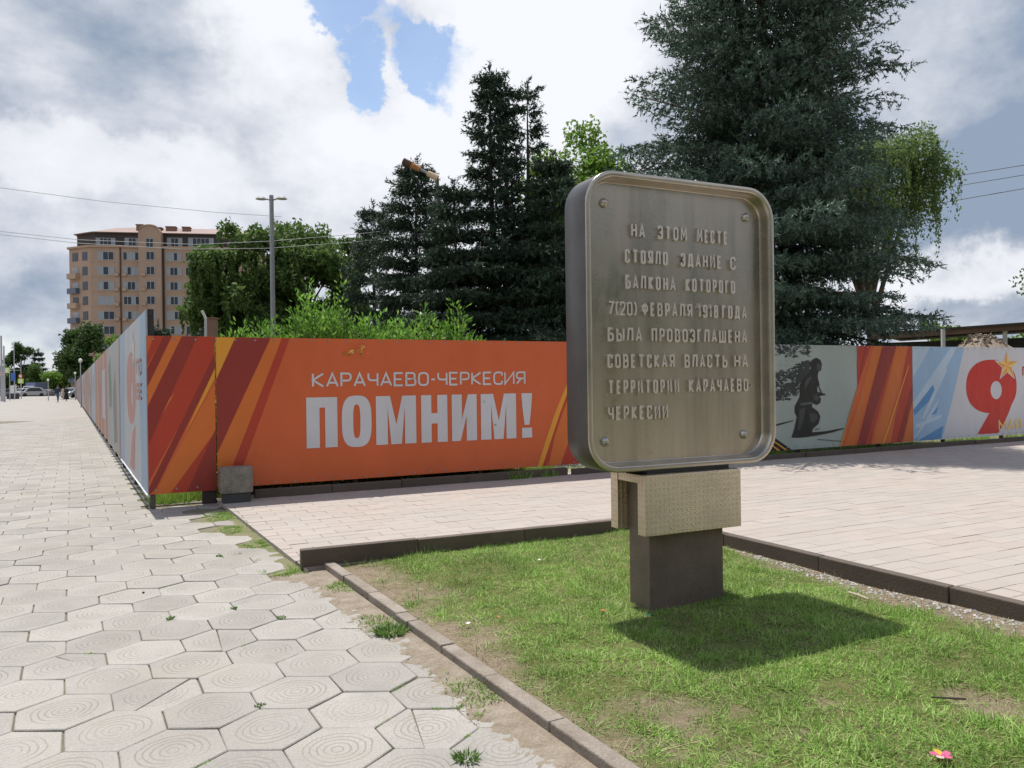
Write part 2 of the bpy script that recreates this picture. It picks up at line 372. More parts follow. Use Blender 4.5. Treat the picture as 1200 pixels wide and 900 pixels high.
def simple_hex(r=.2257):
    o = [(r*math.cos(k*math.pi/3), r*math.sin(k*math.pi/3)) for k in range(6)]
    V = [(x*.975, y*.975, 0) for x, y in o] + [(x, y, -.005) for x, y in o] + [(x, y, -.03) for x, y in o]
    return V, [tuple(range(6))] + [(k+6, (k+1) % 6+6, (k+1) % 6, k) for k in range(6)] + [(k+12, (k+1) % 6+12, (k+1) % 6+6, k+6) for k in range(6)]
me = many([(c, random.randrange(6)*math.pi/3+random.gauss(0, .006)+GR, random.uniform(-.004, .002)) for _, _, i, j, c in cells[300:]], [simple_hex()])
me.materials.append(MP); tag(link('hexagon_pavers_beyond', me, pave), kind='stuff')

# ------------------------------------------------------------------ pink plaza
KT = .17                                 # kerb top
PZ = .04
CA = Vector((-1.712, 6.19, 0)); kad = (Vector((1.30, 7.52, 0))-CA).normalized(); CB = CA+kad*3.31
krd = (Vector((2.961, 4.489, 0))-Vector((1.816, 6.632, 0))).normalized()
krp = Vector((1.816, 6.632, 0))
# meet of the two kerbs
t_ = ((krp.x-CA.x)*krd.y-(krp.y-CA.y)*krd.x)/(kad.x*krd.y-kad.y*krd.x); CB = CA+kad*t_
m_bed = mat('sand_bed', (.30, .255, .215), .95, var=.2, scale=5, coords='World', bump=.3, bscale=50)
plaza_far = CB+D*40
mb = MB(); e0 = K0+KR*-.155
pe = lambda y: e0+KD*((y-e0.y)/KD.y)
q0 = pe(6.1); q1 = e0+KD*((C0-e0).dot(DN)/KD.dot(DN)+.4)
def line(p, d): return lambda t: p+d*t
kr_end = CB+krd*9
mb.prism([v+UP*-.05 for v in (q0, CA+kad*.02, CB, kr_end, kr_end+D*26, C0+D*31+DN*.3, q1)], (0, 0, PZ-.008+.05))
plaza = tag(obj('plaza', mb, m_bed), kind='structure')
m_pink = mat('pink_paver', (.385, .325, .285), .85, scale=.8, col2=(.355, .325, .295), coords='World', rand=.045, island=.045, fine=.05, bscale=50, bump=.25)
def tile_geo(L_=.355, W_=.172, g=.0019, bev=.003, depth=.03):
    x, y = L_/2-g, W_/2-g; o = [(-x, -y), (x, -y), (x, y), (-x, y)]
    V = [(a*(1-bev/x), b*(1-bev/y), 0) for a, b in o] + [(a, b, -.003) for a, b in o] + [(a, b, -depth) for a, b in o]
    return V, [(0, 1, 2, 3)] + [(k+4, (k+1) % 4+4, (k+1) % 4, k) for k in range(4)] + [(k+8, (k+1) % 4+8, (k+1) % 4+4, k+4) for k in range(4)]
TLm, TWm = .355, .172
tiles = []
for j in range(-64, 45):
    for i in range(-20, 100):
        c = C0 + D*((i+(.5 if j % 2 else 0))*TLm+.03) + DN*((j-.5)*TWm)
        if sd_f(c) > .22: continue
        dk = sd_k(c)
        if dk < -.165-.22: continue
        # inside lawn side of kerb A / kerb R ?
        a = (c-CA).dot(Vector((-kad.y, kad.x, 0))); b = (c-CB).dot(Vector((-krd.y, krd.x, 0)))
        if a < .17 and b < .17: continue
        if c.y < -1 or c.x > 30: continue
        tiles.append(c)
TV, TF = tile_geo()
def tile_mesh():
    me = bpy.data.meshes.new('paving_brick'); me.from_pydata(TV, [], TF); me.materials.append(m_pink); return me
TMe = tile_mesh()
def clip_left(c):                        # bricks cut along the plaza's left edge
    V = []; 
    return c
ang = math.atan2(D.y, D.x)
MI = camo.matrix_world.inverted()
def vis(c):
    v = MI @ (c+UP*PZ)
    if v.z > -.3: return False
    x = 600+FPX*v.x/-v.z; y = 450-FPX*v.y/-v.z; return -30 < x < 1230 and y < 930
tiles.sort(key=lambda c: (not vis(c), c.length))
edge_line = (K0+KR*-.165)
def cut_tile(c):
    pts = [c+D*(sx*(TLm/2-.004))+DN*(sy*(TWm/2-.004)) for sx, sy in ((-1, -1), (1, -1), (1, 1), (-1, 1))]
    q = []
    for i in range(4):
        a, b = pts[i], pts[(i+1) % 4]; da, db = (a-edge_line).dot(KR), (b-edge_line).dot(KR)
        if da >= 0: q.append(a)
        if da*db < 0: q.append(a.lerp(b, da/(da-db)))
    return q
nfull = 0; V = []; F = []
for c in tiles:
    z = PZ+random.uniform(-.002, .002)
    if (c-edge_line).dot(KR) < .25:
        q = cut_tile(c)
        if len(q) < 3: continue
        mb = MB(); mb.prism([v+UP*(z-.04) for v in q], (0, 0, .04))
        if vis(c) and nfull < 300: obj('paving_brick', mb, m_pink, plaza); nfull += 1
        else:
            b = len(V); V += mb.v; F += [tuple(b+k for k in f) for f in mb.f]
        continue
    if nfull < 300:
        o = link('paving_brick', TMe, plaza, c+UP*z); o.rotation_euler = (random.gauss(0, .003), random.gauss(0, .003), ang+random.gauss(0, .003)); nfull += 1
    else:
        b = len(V); co, si = math.cos(ang), math.sin(ang)
        V += [(c.x+x*co-y*si, c.y+x*si+y*co, z+w) for x, y, w in TV]; F += [tuple(b+k for k in f) for f in TF]
me = bpy.data.meshes.new('paving_bricks'); me.from_pydata(V, [], F); me.materials.append(m_pink)
tag(link('paving_bricks_beyond', me, plaza), kind='stuff')

# ------------------------------------------------------------------ kerbs
m_kerb = mat('brown_kerb_stone', (.115, .088, .068), .8, scale=3, col2=(.085, .066, .052), coords='World', bump=.5, bscale=70, fine=.18, rand=.1)
m_skerb = mat('old_kerb', (.30, .26, .22), .9, scale=6, col2=(.20, .165, .13), coords='World', bump=.7, bscale=60, fine=.2, rand=.12)
def kerb_run(name, p, d, lens, w, z0, z1, side, m, gap=.006, jit=.0):
    par = tag(empty(name, p), kind='structure'); t = 0
    for L_ in lens:
        mb = MB(); a = p+d*(t+gap/2)+side*random.gauss(0, jit); h = random.gauss(0, jit*.5)
        n = side if d.cross(side).z > 0 else -side
        if n is side: mb.box(a-p+UP*z0, d*(L_-gap), side*w, UP*(z1-z0+h))
        else: mb.box(a-p+UP*z0+side*w, d*(L_-gap), side*-w, UP*(z1-z0+h))
        o = obj('kerb_stone', mb, m, par, bevel=.008); t += L_
        
    return par
nA = Vector((-kad.y, kad.x, 0)); nR = Vector((-krd.y, krd.x, 0))
kerb_run('lawn_back_kerb', CA, kad, [.98, 1.0, 1.0, t_-2.98-.0], .08, -.1, KT, nA, m_kerb, gap=.006, jit=.004)
kerb_run('lawn_side_kerb', CB, krd, [1.0]*9, .08, -.1, KT, nR, m_kerb, gap=.006, jit=.003)
lens = [.62, .59, .43, .52, .18, .55, .54, .42, .26]
p0 = K0+KD*-.37
tot = sum(lens); start = K0+KD*-.25
kerb_run('lawn_front_kerb', start-KD*3.0+KR*.0, KD, [.55, .5, .5, .5, .5, .45]+[.59, .60, .52, .50, .19, .55, .56, .42, .18][:9], .082, -.09, .055, KR, m_skerb, gap=.008, jit=.006)
kerb_len = 3.0+.59+.60+.52+.50+.19+.55+.56+.42+.18

# ------------------------------------------------------------------ lawn
LP = [start-KD*3+KR*.08, K0+KD*3.6+KR*.08, CA+kad*.1, CB, CB+krd*8.6]
def soilf(x, y):                         # 1 = bare soil, 0 = grass
    dk = (x-K0.x)*KR.x+(y-K0.y)*KR.y; tk = (x-K0.x)*KD.x+(y-K0.y)*KD.y
    n = vnoise(x, y, 2.2, 3, 4); n2 = vnoise(x, y, 7, 9, 3)
    w = np.interp(tk, [-3, -.6, .3, 1.0, 1.8, 2.8, 3.4, 3.8], [.3, .28, .34, .18, .40, .48, .40, .15])
    s = np.clip(1.25-dk/w + (n-.5)*2.2 + (n2-.5)*1.1, 0, 1)
    dr = -((x-CB.x)*nR.x+(y-CB.y)*nR.y); tr = (x-CB.x)*krd.x+(y-CB.y)*krd.y
    wr = np.interp(tr, [0, .9, 1.6, 2.6, 5, 9], [0, .02, .16, .30, .35, .3])
    s2 = np.clip((1.3-dr/np.maximum(wr, .01)+(n-.5)*1.6+(n2-.5))*(wr > .03), 0, 1)
    # worn spots in the open lawn
    px = [(atZ(800, 858), .30), (atZ(1165, 835), .14), (atZ(930, 862), .12), (atZ(905, 660), .0), (atZ(780, 880), .35), (atZ(960, 830), .08), (atZ(1010, 690), .12)]
    s3 = 0
    for p, r in px:
        if r > 0: s3 = np.maximum(s3, np.clip(1.15-np.hypot(x-p.x, y-p.y)/r+(n2-.5)*2.2+(n-.5)*1.6, 0, 1)*.85)
    return np.maximum(np.maximum(s, s2), s3), s2
def lawn_z(x, y):
    dk = (x-K0.x)*KR.x+(y-K0.y)*KR.y; s, _ = soilf(x, y)
    return .012+.035*np.clip(dk/1.2, 0, 1)+.025*np.clip((dk-1.5)/2, 0, 1)+(vnoise(x, y, 1.3, 21, 3)-.5)*.04-.012*s
m_lawn = bpy.data.materials.new('lawn_soil'); m_lawn.use_nodes = True
def setup_lawn():
    nt = m_lawn.node_tree; N = nt.nodes; L = nt.links; p = N['Principled BSDF']; p.inputs['Roughness'].default_value = .95; p.inputs['Specular IOR Level'].default_value = .1
    at = N.new('ShaderNodeAttribute'); at.attribute_name = 'soil'; ge = N.new('ShaderNodeNewGeometry')
    def nz(s, d=6):
        n = N.new('ShaderNodeTexNoise'); n.inputs['Scale'].default_value = s; n.inputs['Detail'].default_value = d; n.inputs['Roughness'].default_value = .7; L.new(ge.outputs['Position'], n.inputs['Vector']); return n.outputs['Fac']
    def mx(f, a, b):
        m = N.new('ShaderNodeMix'); m.data_type = 'RGBA'
        L.new(f, m.inputs[0])
        for i, v in ((6, a), (7, b)):
            if isinstance(v, tuple): m.inputs[i].default_value = v
            else: L.new(v, m.inputs[i])
        return m.outputs[2]
    def mr(f, a, b):
        m = N.new('ShaderNodeMapRange'); L.new(f, m.inputs[0]); m.inputs[1].default_value = a; m.inputs[2].default_value = b; return m.outputs[0]
    soil = mx(mr(nz(14), .35, .65), (.165, .125, .085, 1), (.25, .20, .145, 1))
    soil = mx(mr(nz(90, 3), .55, .72), soil, (.44, .38, .28, 1))
    gr = mx(mr(nz(8), .35, .65), (.085, .105, .03, 1), (.15, .14, .06, 1))
    L.new(mx(at.outputs['Fac'], gr, soil), p.inputs['Base Color'])
    b = N.new('ShaderNodeBump'); b.inputs['Strength'].default_value = .8; b.inputs['Distance'].default_value = .012; L.new(nz(70), b.inputs['Height']); L.new(b.outputs[0], p.inputs['Normal'])
setup_lawn()
def inside(x, y):
    dk = (x-K0.x)*KR.x+(y-K0.y)*KR.y; da = -((x-CA.x)*nA.x+(y-CA.y)*nA.y); dr = -((x-CB.x)*nR.x+(y-CB.y)*nR.y)
    return (dk > .075) & (da > -.03) & (dr > -.03)
n_ = 200; xs = np.linspace(-1.9, 6.5, 170); ys = np.linspace(.2, 7.8, 150); gx, gy = np.meshgrid(xs, ys); gz = lawn_z(gx, gy); keep = inside(gx, gy)
idx = np.arange(gx.size).reshape(gx.shape)
q = np.stack([idx[:-1, :-1], idx[:-1, 1:], idx[1:, 1:], idx[1:, :-1]], -1).reshape(-1, 4)
# tuck the outer points just under the kerbs
cx = (gx[:-1, :-1]+gx[1:, 1:])/2; cy = (gy[:-1, :-1]+gy[1:, 1:])/2
dkc = (cx-K0.x)*KR.x+(cy-K0.y)*KR.y; dac = -((cx-CA.x)*nA.x+(cy-CA.y)*nA.y); drc = -((cx-CB.x)*nR.x+(cy-CB.y)*nR.y)
ok = ((dkc > .03) & (dac > -.06) & (drc > -.06)).ravel()
me = bpy.data.meshes.new('lawn'); me.from_pydata(np.stack([gx, gy, gz], -1).reshape(-1, 3).tolist(), [], q[ok].tolist()); me.materials.append(m_lawn)
at = me.attributes.new('soil', 'FLOAT', 'POINT'); at.data.foreach_set('value', soilf(gx, gy)[0].ravel().astype(np.float32))
me.polygons.foreach_set('use_smooth', [True]*len(me.polygons)); lawn = tag(link('lawn', me), kind='structure')

def gmat(name, c1, c2, c3, transl=.35):
    m = bpy.data.materials.new(name); m.use_nodes = True; nt = m.node_tree; N = nt.nodes; L = nt.links; p = N['Principled BSDF']
    ge = N.new('ShaderNodeNewGeometry'); cr = N.new('ShaderNodeValToRGB'); e = cr.color_ramp.elements
    e[0].color = c1+(1,); e[1].color = c3+(1,); e.new(.5).color = c2+(1,); L.new(ge.outputs['Random Per Island'], cr.inputs[0])
    n = N.new('ShaderNodeTexNoise'); n.inputs['Scale'].default_value = 1.4; n.inputs['Detail'].default_value = 5; L.new(ge.outputs['Position'], n.inputs['Vector'])
    mr = N.new('ShaderNodeMapRange'); L.new(n.outputs['Fac'], mr.inputs[0]); mr.inputs[1].default_value = .35; mr.inputs[2].default_value = .65; mr.inputs[3].default_value = .75; mr.inputs[4].default_value = 1.2
    s = N.new('ShaderNodeVectorMath'); s.operation = 'SCALE'; L.new(cr.outputs[0], s.inputs[0]); L.new(mr.outputs[0], s.inputs['Scale'])
    L.new(s.outputs[0], p.inputs['Base Color']); p.inputs['Roughness'].default_value = .6; p.inputs['Specular IOR Level'].default_value = .25
    t = N.new('ShaderNodeBsdfTranslucent'); L.new(s.outputs[0], t.inputs[0]); ms = N.new('ShaderNodeMixShader'); ms.inputs[0].default_value = transl
    L.new(p.outputs[0], ms.inputs[1]); L.new(t.outputs[0], ms.inputs[2]); L.new(ms.outputs[0], N['Material Output'].inputs[0]); return m
m_grass = gmat('grass', (.15, .30, .045), (.235, .40, .07), (.40, .52, .18), .22)
m_dry = gmat('dry_grass', (.34, .30, .16), (.45, .40, .24), (.26, .27, .12), .2)
def blades(n, hmin, hmax, wid, fn, lean=.6, dens=None):
    x = rng.uniform(-1.9, 6.3, n); y = rng.uniform(.6, 7.7, n); k = fn(x, y); x, y = x[k], y[k]; n = len(x)
    z = lawn_z(x, y)-.004; h = rng.uniform(hmin, hmax, n)*(.35+1.5*np.clip((vnoise(x, y, 9, 91, 3)-.25)*1.6, 0, 1)); a = rng.uniform(0, 2*math.pi, n); l = np.abs(rng.normal(0, lean, n))
    w = wid*rng.uniform(.7, 1.3, n); b = np.stack([x, y, z], -1); sd = np.stack([np.cos(a), np.sin(a), 0*a], -1)*w[:, None]
    a2 = a+rng.normal(math.pi/2, .5, n); top = b+np.stack([np.cos(a2)*l*h, np.sin(a2)*l*h, h/np.sqrt(1+l*l)+.004], -1)
    return np.stack([b-sd/2, b+sd/2, top], 1)
frus = lambda x, y: (np.abs(x) < .70*y+.8)
def gfn(x, y):
    s, _ = soilf(x, y); d = vnoise(x, y, 4, 33, 3); far = np.clip(1.25-y/11, .3, 1)
    return inside(x, y) & frus(x, y) & (rng.random(len(x)) < (1-s)**1.5*(.35+.9*d)*far)
def dfn(x, y):
    s, _ = soilf(x, y); d = vnoise(x, y, 3, 44, 3)
    return inside(x, y) & frus(x, y) & (rng.random(len(x)) < np.clip(.22+.9*(d-.45)+s*.15, 0.03, 1))
GB = blades(760000, .016, .040, .0058, gfn, 1.7); print('grass', len(GB))
GB = np.concatenate([GB, blades(90000, .03, .075, .006, lambda x, y: gfn(x, y) & (vnoise(x, y, 5, 61, 3) > .60), .8)])
tag(link('grass', np_mesh('grass', GB, 3, [m_grass])), 'short mown green grass on the lawn round the plaque', 'grass', kind='stuff')
DB = blades(230000, .016, .045, .0042, dfn, 2.6)
tag(link('grass_clippings', np_mesh('clippings', DB, 3, [m_dry])), 'pale dry grass clippings lying over the lawn and its bare soil', 'clippings', kind='stuff')

# soil drifting over the pavers beside the small kerb, and up the plaza's edge
m_soil = mat('drifted_soil', (.19, .150, .108), .95, scale=9, col2=(.29, .245, .19), coords='World', bump=.8, bscale=60, fine=.2)
m_moss = mat('mossy_soil', (.20, .165, .10), .95, scale=7, col2=(.12, .15, .05), coords='World', bump=.8, bscale=60, fine=.25)
def drift(name, t0, t1, wid, hf, m, nt=260, nw=26, off=.0):
    ts = np.linspace(t0, t1, nt); ws = np.linspace(off, off-wid, nw); T, Wd = np.meshgrid(ts, ws, indexing='ij')
    X = K0.x+KD.x*T+KR.x*Wd; Y = K0.y+KD.y*T+KR.y*Wd; Z = hf(T, -Wd, X, Y)
    v = np.stack([X, Y, Z], -1).reshape(-1, 3); i = np.arange(nt*nw).reshape(nt, nw)
    f = np.stack([i[:-1, :-1], i[1:, :-1], i[1:, 1:], i[:-1, 1:]], -1).reshape(-1, 4)
    me = bpy.data.meshes.new(name); me.from_pydata(v.tolist(), [], f[:, ::-1].tolist()); me.materials.append(m); me.polygons.foreach_set('use_smooth', [True]*len(f))
    return tag(link(name, me), kind='structure')
def hsoil(T, Wd, X, Y):
    n = vnoise(X, Y, 3, 5, 4); n2 = vnoise(X, Y, 24, 6, 4); w = np.interp(T, [-3, -.5, 0, .7, 1.3, 1.9, 2.4, 3.2, 3.9], [.07, .08, .10, .13, .11, .20, .15, .24, .24])
    return -.013+.019*np.clip(1.5-Wd/w*1.0+(n-.5)*1.5+(n2-.5)*1.5, -.3, 1.0)
drift('soil_by_kerb', -3, 3.85, .62, hsoil, m_soil, 560, 64)
def hmoss(T, Wd, X, Y):
    n = vnoise(X, Y, 3, 8, 4); n2 = vnoise(X, Y, 10, 16, 3)
    return -.013+.020*np.clip(1.2-(Wd-.15)/.26+(n-.5)*1.7+(n2-.5)*.8, -.3, 1.0)
drift('mossy_strip', 3.8, 7.3, .50, hmoss, m_moss, 160, 26, off=-.15)
# weeds along both strips: tiny plants that nobody could count
def tufts(pts, rad, nb, h, w):
    out = []
    for (x, y, z), r_, n in zip(pts, rad, nb):
        a = rng.uniform(0, 2*math.pi, n); d = r_*np.sqrt(rng.random(n)); bx_ = x+np.cos(a)*d; by_ = y+np.sin(a)*d
        hh = h*rng.uniform(.4, 1.1, n); q = rng.uniform(0, 2*math.pi, n); ww = w*rng.uniform(.6, 1.4, n)
        b = np.stack([bx_, by_, np.full(n, z)], -1); sd = np.stack([np.cos(q), np.sin(q), 0*q], -1)*ww[:, None]
        ln = rng.uniform(.2, 1.3, n)
        dirv = np.stack([np.cos(a)*ln*hh, np.sin(a)*ln*hh, hh*.8], -1)
        out.append(np.stack([b, b+dirv*.5+sd/2, b+dirv, b+dirv*.5-sd/2], 1))
    return np.concatenate(out)
pts = []; rad = []; nb = []
for k in range(900):
    t = random.uniform(3.7, 7.2); w = -.17-abs(random.gauss(0, .12)); p = K0+KD*t+KR*w
    if vnoise(np.array([p.x]), np.array([p.y]), 3, 8, 4)[0] > .46: pts.append((p.x, p.y, -.002)); rad.append(.025); nb.append(14)
for k in range(1500):
    t = random.uniform(-1, 3.7); w = -abs(random.gauss(0, .09)); p = K0+KD*t+KR*w
    if vnoise(np.array([p.x]), np.array([p.y]), 2.3, 18, 3)[0] > .60: pts.append((p.x, p.y, -.002)); rad.append(.022); nb.append(6)
tag(link('edge_weeds', np_mesh('edge_weeds', tufts(pts, rad, nb, .028, .006), 4, [m_grass])), 'low weeds and moss in the soil strip beside kerb and plaza', 'weeds', kind='stuff')
# moss in the paver joints
pts = []; rad = []; nb = []
for _, _, i, j, c in cells[:330]:
    for k in range(6):
        a = c+Vector((math.cos(k*math.pi/3+GR), math.sin(k*math.pi/3+GR), 0))*.2278; b = c+Vector((math.cos((k+1)*math.pi/3+GR), math.sin((k+1)*math.pi/3+GR), 0))*.2278
        if k in (0, 1, 3, 4) and k != 1 and k != 4: continue
        pr = .45 if k in (2, 5) else .12
        if random.random() < pr:
            t0 = random.uniform(0, .7); t1 = t0+random.uniform(.1, .5)
            for s in range(7):
                p = a.lerp(b, min(1, t0+(t1-t0)*s/6)); pts.append((p.x, p.y, -.010)); rad.append(.006); nb.append(5)
tag(link('joint_moss', np_mesh('joint_moss', tufts(pts, rad, nb, .013, .005), 4, [m_grass])), 'green moss and tiny weeds in the joints of the hexagonal paving', 'moss', kind='stuff')
def weed(px, py, r, h, n, label, w=.009):
    p = atZ(px, py); me = np_mesh('weed', tufts([(0, 0, -.004)], [r], [n], h, w), 4, [m_weed]); o = link('weed', me, None, p)
    tag(o, label, 'weed', 'weeds growing through the paving')
m_weed = gmat('weed', (.08, .16, .03), (.13, .24, .05), (.22, .32, .11))
for a in ((458, 742, .085, .055, 420, 'bushy green weed leaning on the small kerb beside the bare soil'), (480, 731, .045, .055, 150, 'upright green weed touching the small kerb just above the bushy one'),
          (547, 889, .045, .03, 150, 'flat tuft of weed at the bottom edge of the picture, left of the small kerb'),
          (199, 726, .012, .03, 40, 'tiny dark green sprout standing in a joint in mid pavement'), (274, 713, .014, .02, 40, 'small dark weed at a joint left of the bare strip'),
          (304, 828, .016, .02, 40, 'little weed at a paver corner low in the picture'), (257, 652, .02, .025, 40, 'small round weed alone on the pavement below the fence corner'),
          (330, 724, .022, .02, 50, 'low weed between worn pavers near the plaza corner')): weed(*a)

# gravel along the plaza-side kerb of the lawn
m_stone = mat('gravel', (.42, .40, .37), .9, island=.35, coords='World')
st = MB()
for k in range(1500):
    tr = random.uniform(1.2, 7.5); w = abs(random.gauss(.04, .11)); p = CB+krd*tr-nR*(w+.02)
    if w > np.interp(tr, [1.2, 2, 3, 8], [.05, .18, .32, .36]): continue
    s = random.uniform(.005, .016); z = float(lawn_z(np.array([p.x]), np.array([p.y]))[0])
    a = random.uniform(0, 6.28); top = [Vector((math.cos(a+q*math.pi/2), math.sin(a+q*math.pi/2), 0))*s*random.uniform(.6, 1.1) for q in range(4)]
    b = len(st.v); st.v += [tuple(p+t+UP*(z+s*.3)) for t in top] + [tuple(p+UP*(z+s*.95))] + [tuple(p+t*.7+UP*(z-.005)) for t in top]
    for q in range(4):
        st.f.append((b+q, b+(q+1) % 4, b+4)); st.f.append((b+5+q, b+5+(q+1) % 4, b+(q+1) % 4, b+q)); st.m += [0, 0]
tag(obj('gravel', st, m_stone), 'loose grey gravel and grit between the lawn and its side kerb', 'gravel', kind='stuff')

# litter: fallen petal, leaf, teal scrap, twig, pale stick, pebble
def petal(name, p, r, mats, label, cat, n=5, up=.006):
    o = empty(name, p); tag(o, label, cat)
    for k in range(n):
        mb = MB(); a = k*2*math.pi/n+.3; d = Vector((math.cos(a), math.sin(a), 0)); s = Vector((-d.y, d.x, 0))
        ring = [d*(r*.05), d*r*.45+s*r*.38+UP*up*.7, d*r*.95+s*r*.30+UP*up*random.uniform(.6, 1.6), d*r*1.08+UP*up*1.1, d*r*.95-s*r*.30+UP*up*random.uniform(.5, 1.3), d*r*.45-s*r*.38+UP*up*.7]
        b = len(mb.v); mb.v += [tuple(v) for v in ring]+[tuple(d*r*.5+UP*up*.25)]
        for q in range(6): mb.f.append((b+q, b+(q+1) % 6, b+6)); mb.m.append(0)
        obj('petal', mb, mats[k % len(mats)], o)
m_pk = mat('petal_pink', (.75, .12, .30), .5, transl=.3); m_yl = mat('petal_yellow', (.85, .45, .06), .5, transl=.3); m_wh = mat('petal_white', (.8, .6, .55), .5, transl=.3)
def lz(p): return float(lawn_z(np.array([p.x]), np.array([p.y]))[0])
p = atZ(1103, 888, .05); petal('fallen_blossom', (p.x, p.y, lz(p)+.024), .038, [m_pk, m_yl, m_pk, m_wh, m_pk], 'fallen pink and yellow blossom lying on the grass at lower right', 'flower')
m_teal = mat('teal_scrap', (.10, .45, .35), .5); m_red = mat('red_leaf', (.42, .12, .05), .7); m_paper = mat('paper', (.75, .73, .70), .7); m_stick = mat('stick', (.45, .38, .28), .9)
def scrap(name, px, py, l, w, rz, m, label, cat, lift=.028, curl=.3, z=.04):
    p = atZ(px, py, z); base = lz(p) if inside(p.x, p.y) else 0.0
    mb = MB(); n = 5
    for k in range(n+1):
        t = k/n*2-1; ww = w*(1-t*t*.75)/2; mb.v += [(l/2*t, -ww, curl*l*t*t*.5), (l/2*t, ww, curl*l*t*t*.35)]
    for k in range(n): mb.f.append((2*k, 2*k+2, 2*k+3, 2*k+1)); mb.m.append(0)
    o = obj(name, mb, m, None, (p.x, p.y, base+lift)); o.rotation_euler.z = rz
    sm = o.modifiers.new('thick', 'SOLIDIFY'); sm.thickness = .0015; tag(o, label, cat)
scrap('plastic_scrap', 759, 727, .05, .018, .2, m_teal, 'small teal scrap on the grass at the foot of the pedestal', 'litter')
scrap('fallen_leaf', 706, 722, .04, .03, .9, m_red, 'reddish fallen leaf on the grass left of the pedestal', 'leaf')
scrap('paper_scrap', 548, 732, .035, .025, .5, m_paper, 'white paper scrap on the bare soil left of the lawn', 'litter')
scrap('paper_scrap', 632, 662, .030, .025, 1.5, m_paper, 'white paper scrap on the lawn below the back kerb', 'litter')
scrap('fallen_leaf', 585, 727, .03, .022, 2.1, m_red, 'brown fallen leaf in mid lawn left of the pedestal', 'leaf')
mb = MB(); a = atZ(994, 696, .07); b = atZ(1018, 704, .07); a.z = lz(a)+.03; b.z = lz(b)+.028; mb.tube([a, a.lerp(b, .5)+UP*.004, b], [.007, .009, .006], 6)
tag(obj('twig', mb, m_stick), 'pale dry stick lying on the grass near the side kerb', 'stick')
mb = MB(); a = atZ(1092, 822, .05); b = atZ(1132, 823, .05); a.z = lz(a)+.03; b.z = lz(b)+.03; mb.tube([a, b], [.004, .005], 6)
m_dark = mat('dark_twig', (.06, .05, .04), .9)
tag(obj('twig', mb, m_dark), 'thin dark twig lying on the grass right of the shadow', 'stick')
mb = MB(); p = atZ(168, 695); 
for ring_, (r_, z_) in enumerate(((.007, 0), (.011, .005), (.008, .010))):
    mb.v += [(math.cos(k)*r_*(1+.2*math.sin(3*k)), math.sin(k)*r_*.8, z_) for k in np.linspace(0, 2*math.pi, 8)[:-1]]
for q in range(2):
    for k in range(7): mb.f.append((q*7+k, q*7+(k+1) % 7, q*7+7+(k+1) % 7, q*7+7+k)); mb.m.append(0)
mb.f.append(tuple(range(14, 21))); mb.m.append(0)
tag(obj('pebble', mb, mat('dark_pebble', (.08, .03, .03), .8), None, p+UP*.0), 'dark reddish pebble lying alone on the hexagonal paving', 'pebble')

# ================================================================== hoardings
m_metal = mat('grey_metal', (.30, .31, .32), .45, .6, var=.15, scale=4)
m_frame = mat('fence_frame', (.05, .035, .03), .7)
m_back = mat('panel_back', (.25, .24, .23), .8)
def flat(name, c, rough=.45, var=.07):
    m = mat(name, c, rough, var=var, scale=1.1, fine=.05, bscale=2.2, spec=.35, bump=.8, coords='World', stretch=(1, 1, .55))
    for n in m.node_tree.nodes:
        if n.type == 'BUMP': n.inputs['Distance'].default_value = .05
    return m
m_or = flat('banner_orange', (.62, .128, .042)); m_or2 = flat('banner_bright_orange', (.64, .165, .035)); m_mar = flat('banner_maroon', (.29, .040, .030))
m_red = flat('banner_red', (.46, .055, .028)); m_yel = flat('banner_yellow', (.75, .33, .04)); m_whi = flat('banner_white', (.60, .60, .63))
m_lblue = flat('banner_light_blue', (.32, .48, .66)); m_blue = flat('banner_blue', (.10, .28, .54)); m_pblue = flat('banner_pale_blue', (.48, .60, .72))
m_pale = flat('photo_pale', (.36, .42, .38), var=.12); m_pdark = flat('photo_dark', (.035, .04, .04)); m_pmid = flat('photo_mid', (.12, .135, .13), var=.4)
m_fold = flat('photo_fold', (.055, .062, .06)); m_gold = flat('banner_gold', (.80, .55, .20)); m_dred = flat('print_red', (.55, .03, .02)); m_blk = flat('print_black', (.02, .02, .018))
ZB, ZT, ZTL = .183, 2.124, 2.449
def fz(px, py):                         # (t, z) on the orange hoarding where a pixel's ray meets it
    v = ray(px, py); det = v.x*(-D.y)+D.x*v.y
    t = (C0.x*(-D.y)+D.x*C0.y)/det; P = Vector((0, 0, CAMZ))+v*t; return ((P-C0).dot(D), P.z)
def rect_clip(pts, t0, t1, z0, z1):
    def cl(q, f):
        o = []
        for i in range(len(q)):
            a, b = q[i], q[(i+1) % len(q)]; da, db = f(a), f(b)
            if da >= 0: o.append(a)
            if da*db < 0: k = da/(da-db); o.append((a[0]+(b[0]-a[0])*k, a[1]+(b[1]-a[1])*k))
        return o
    for f in (lambda p: p[0]-t0, lambda p: t1-p[0], lambda p: p[1]-z0, lambda p: z1-p[1]): pts = cl(pts, f) if len(pts) > 2 else pts
    return pts
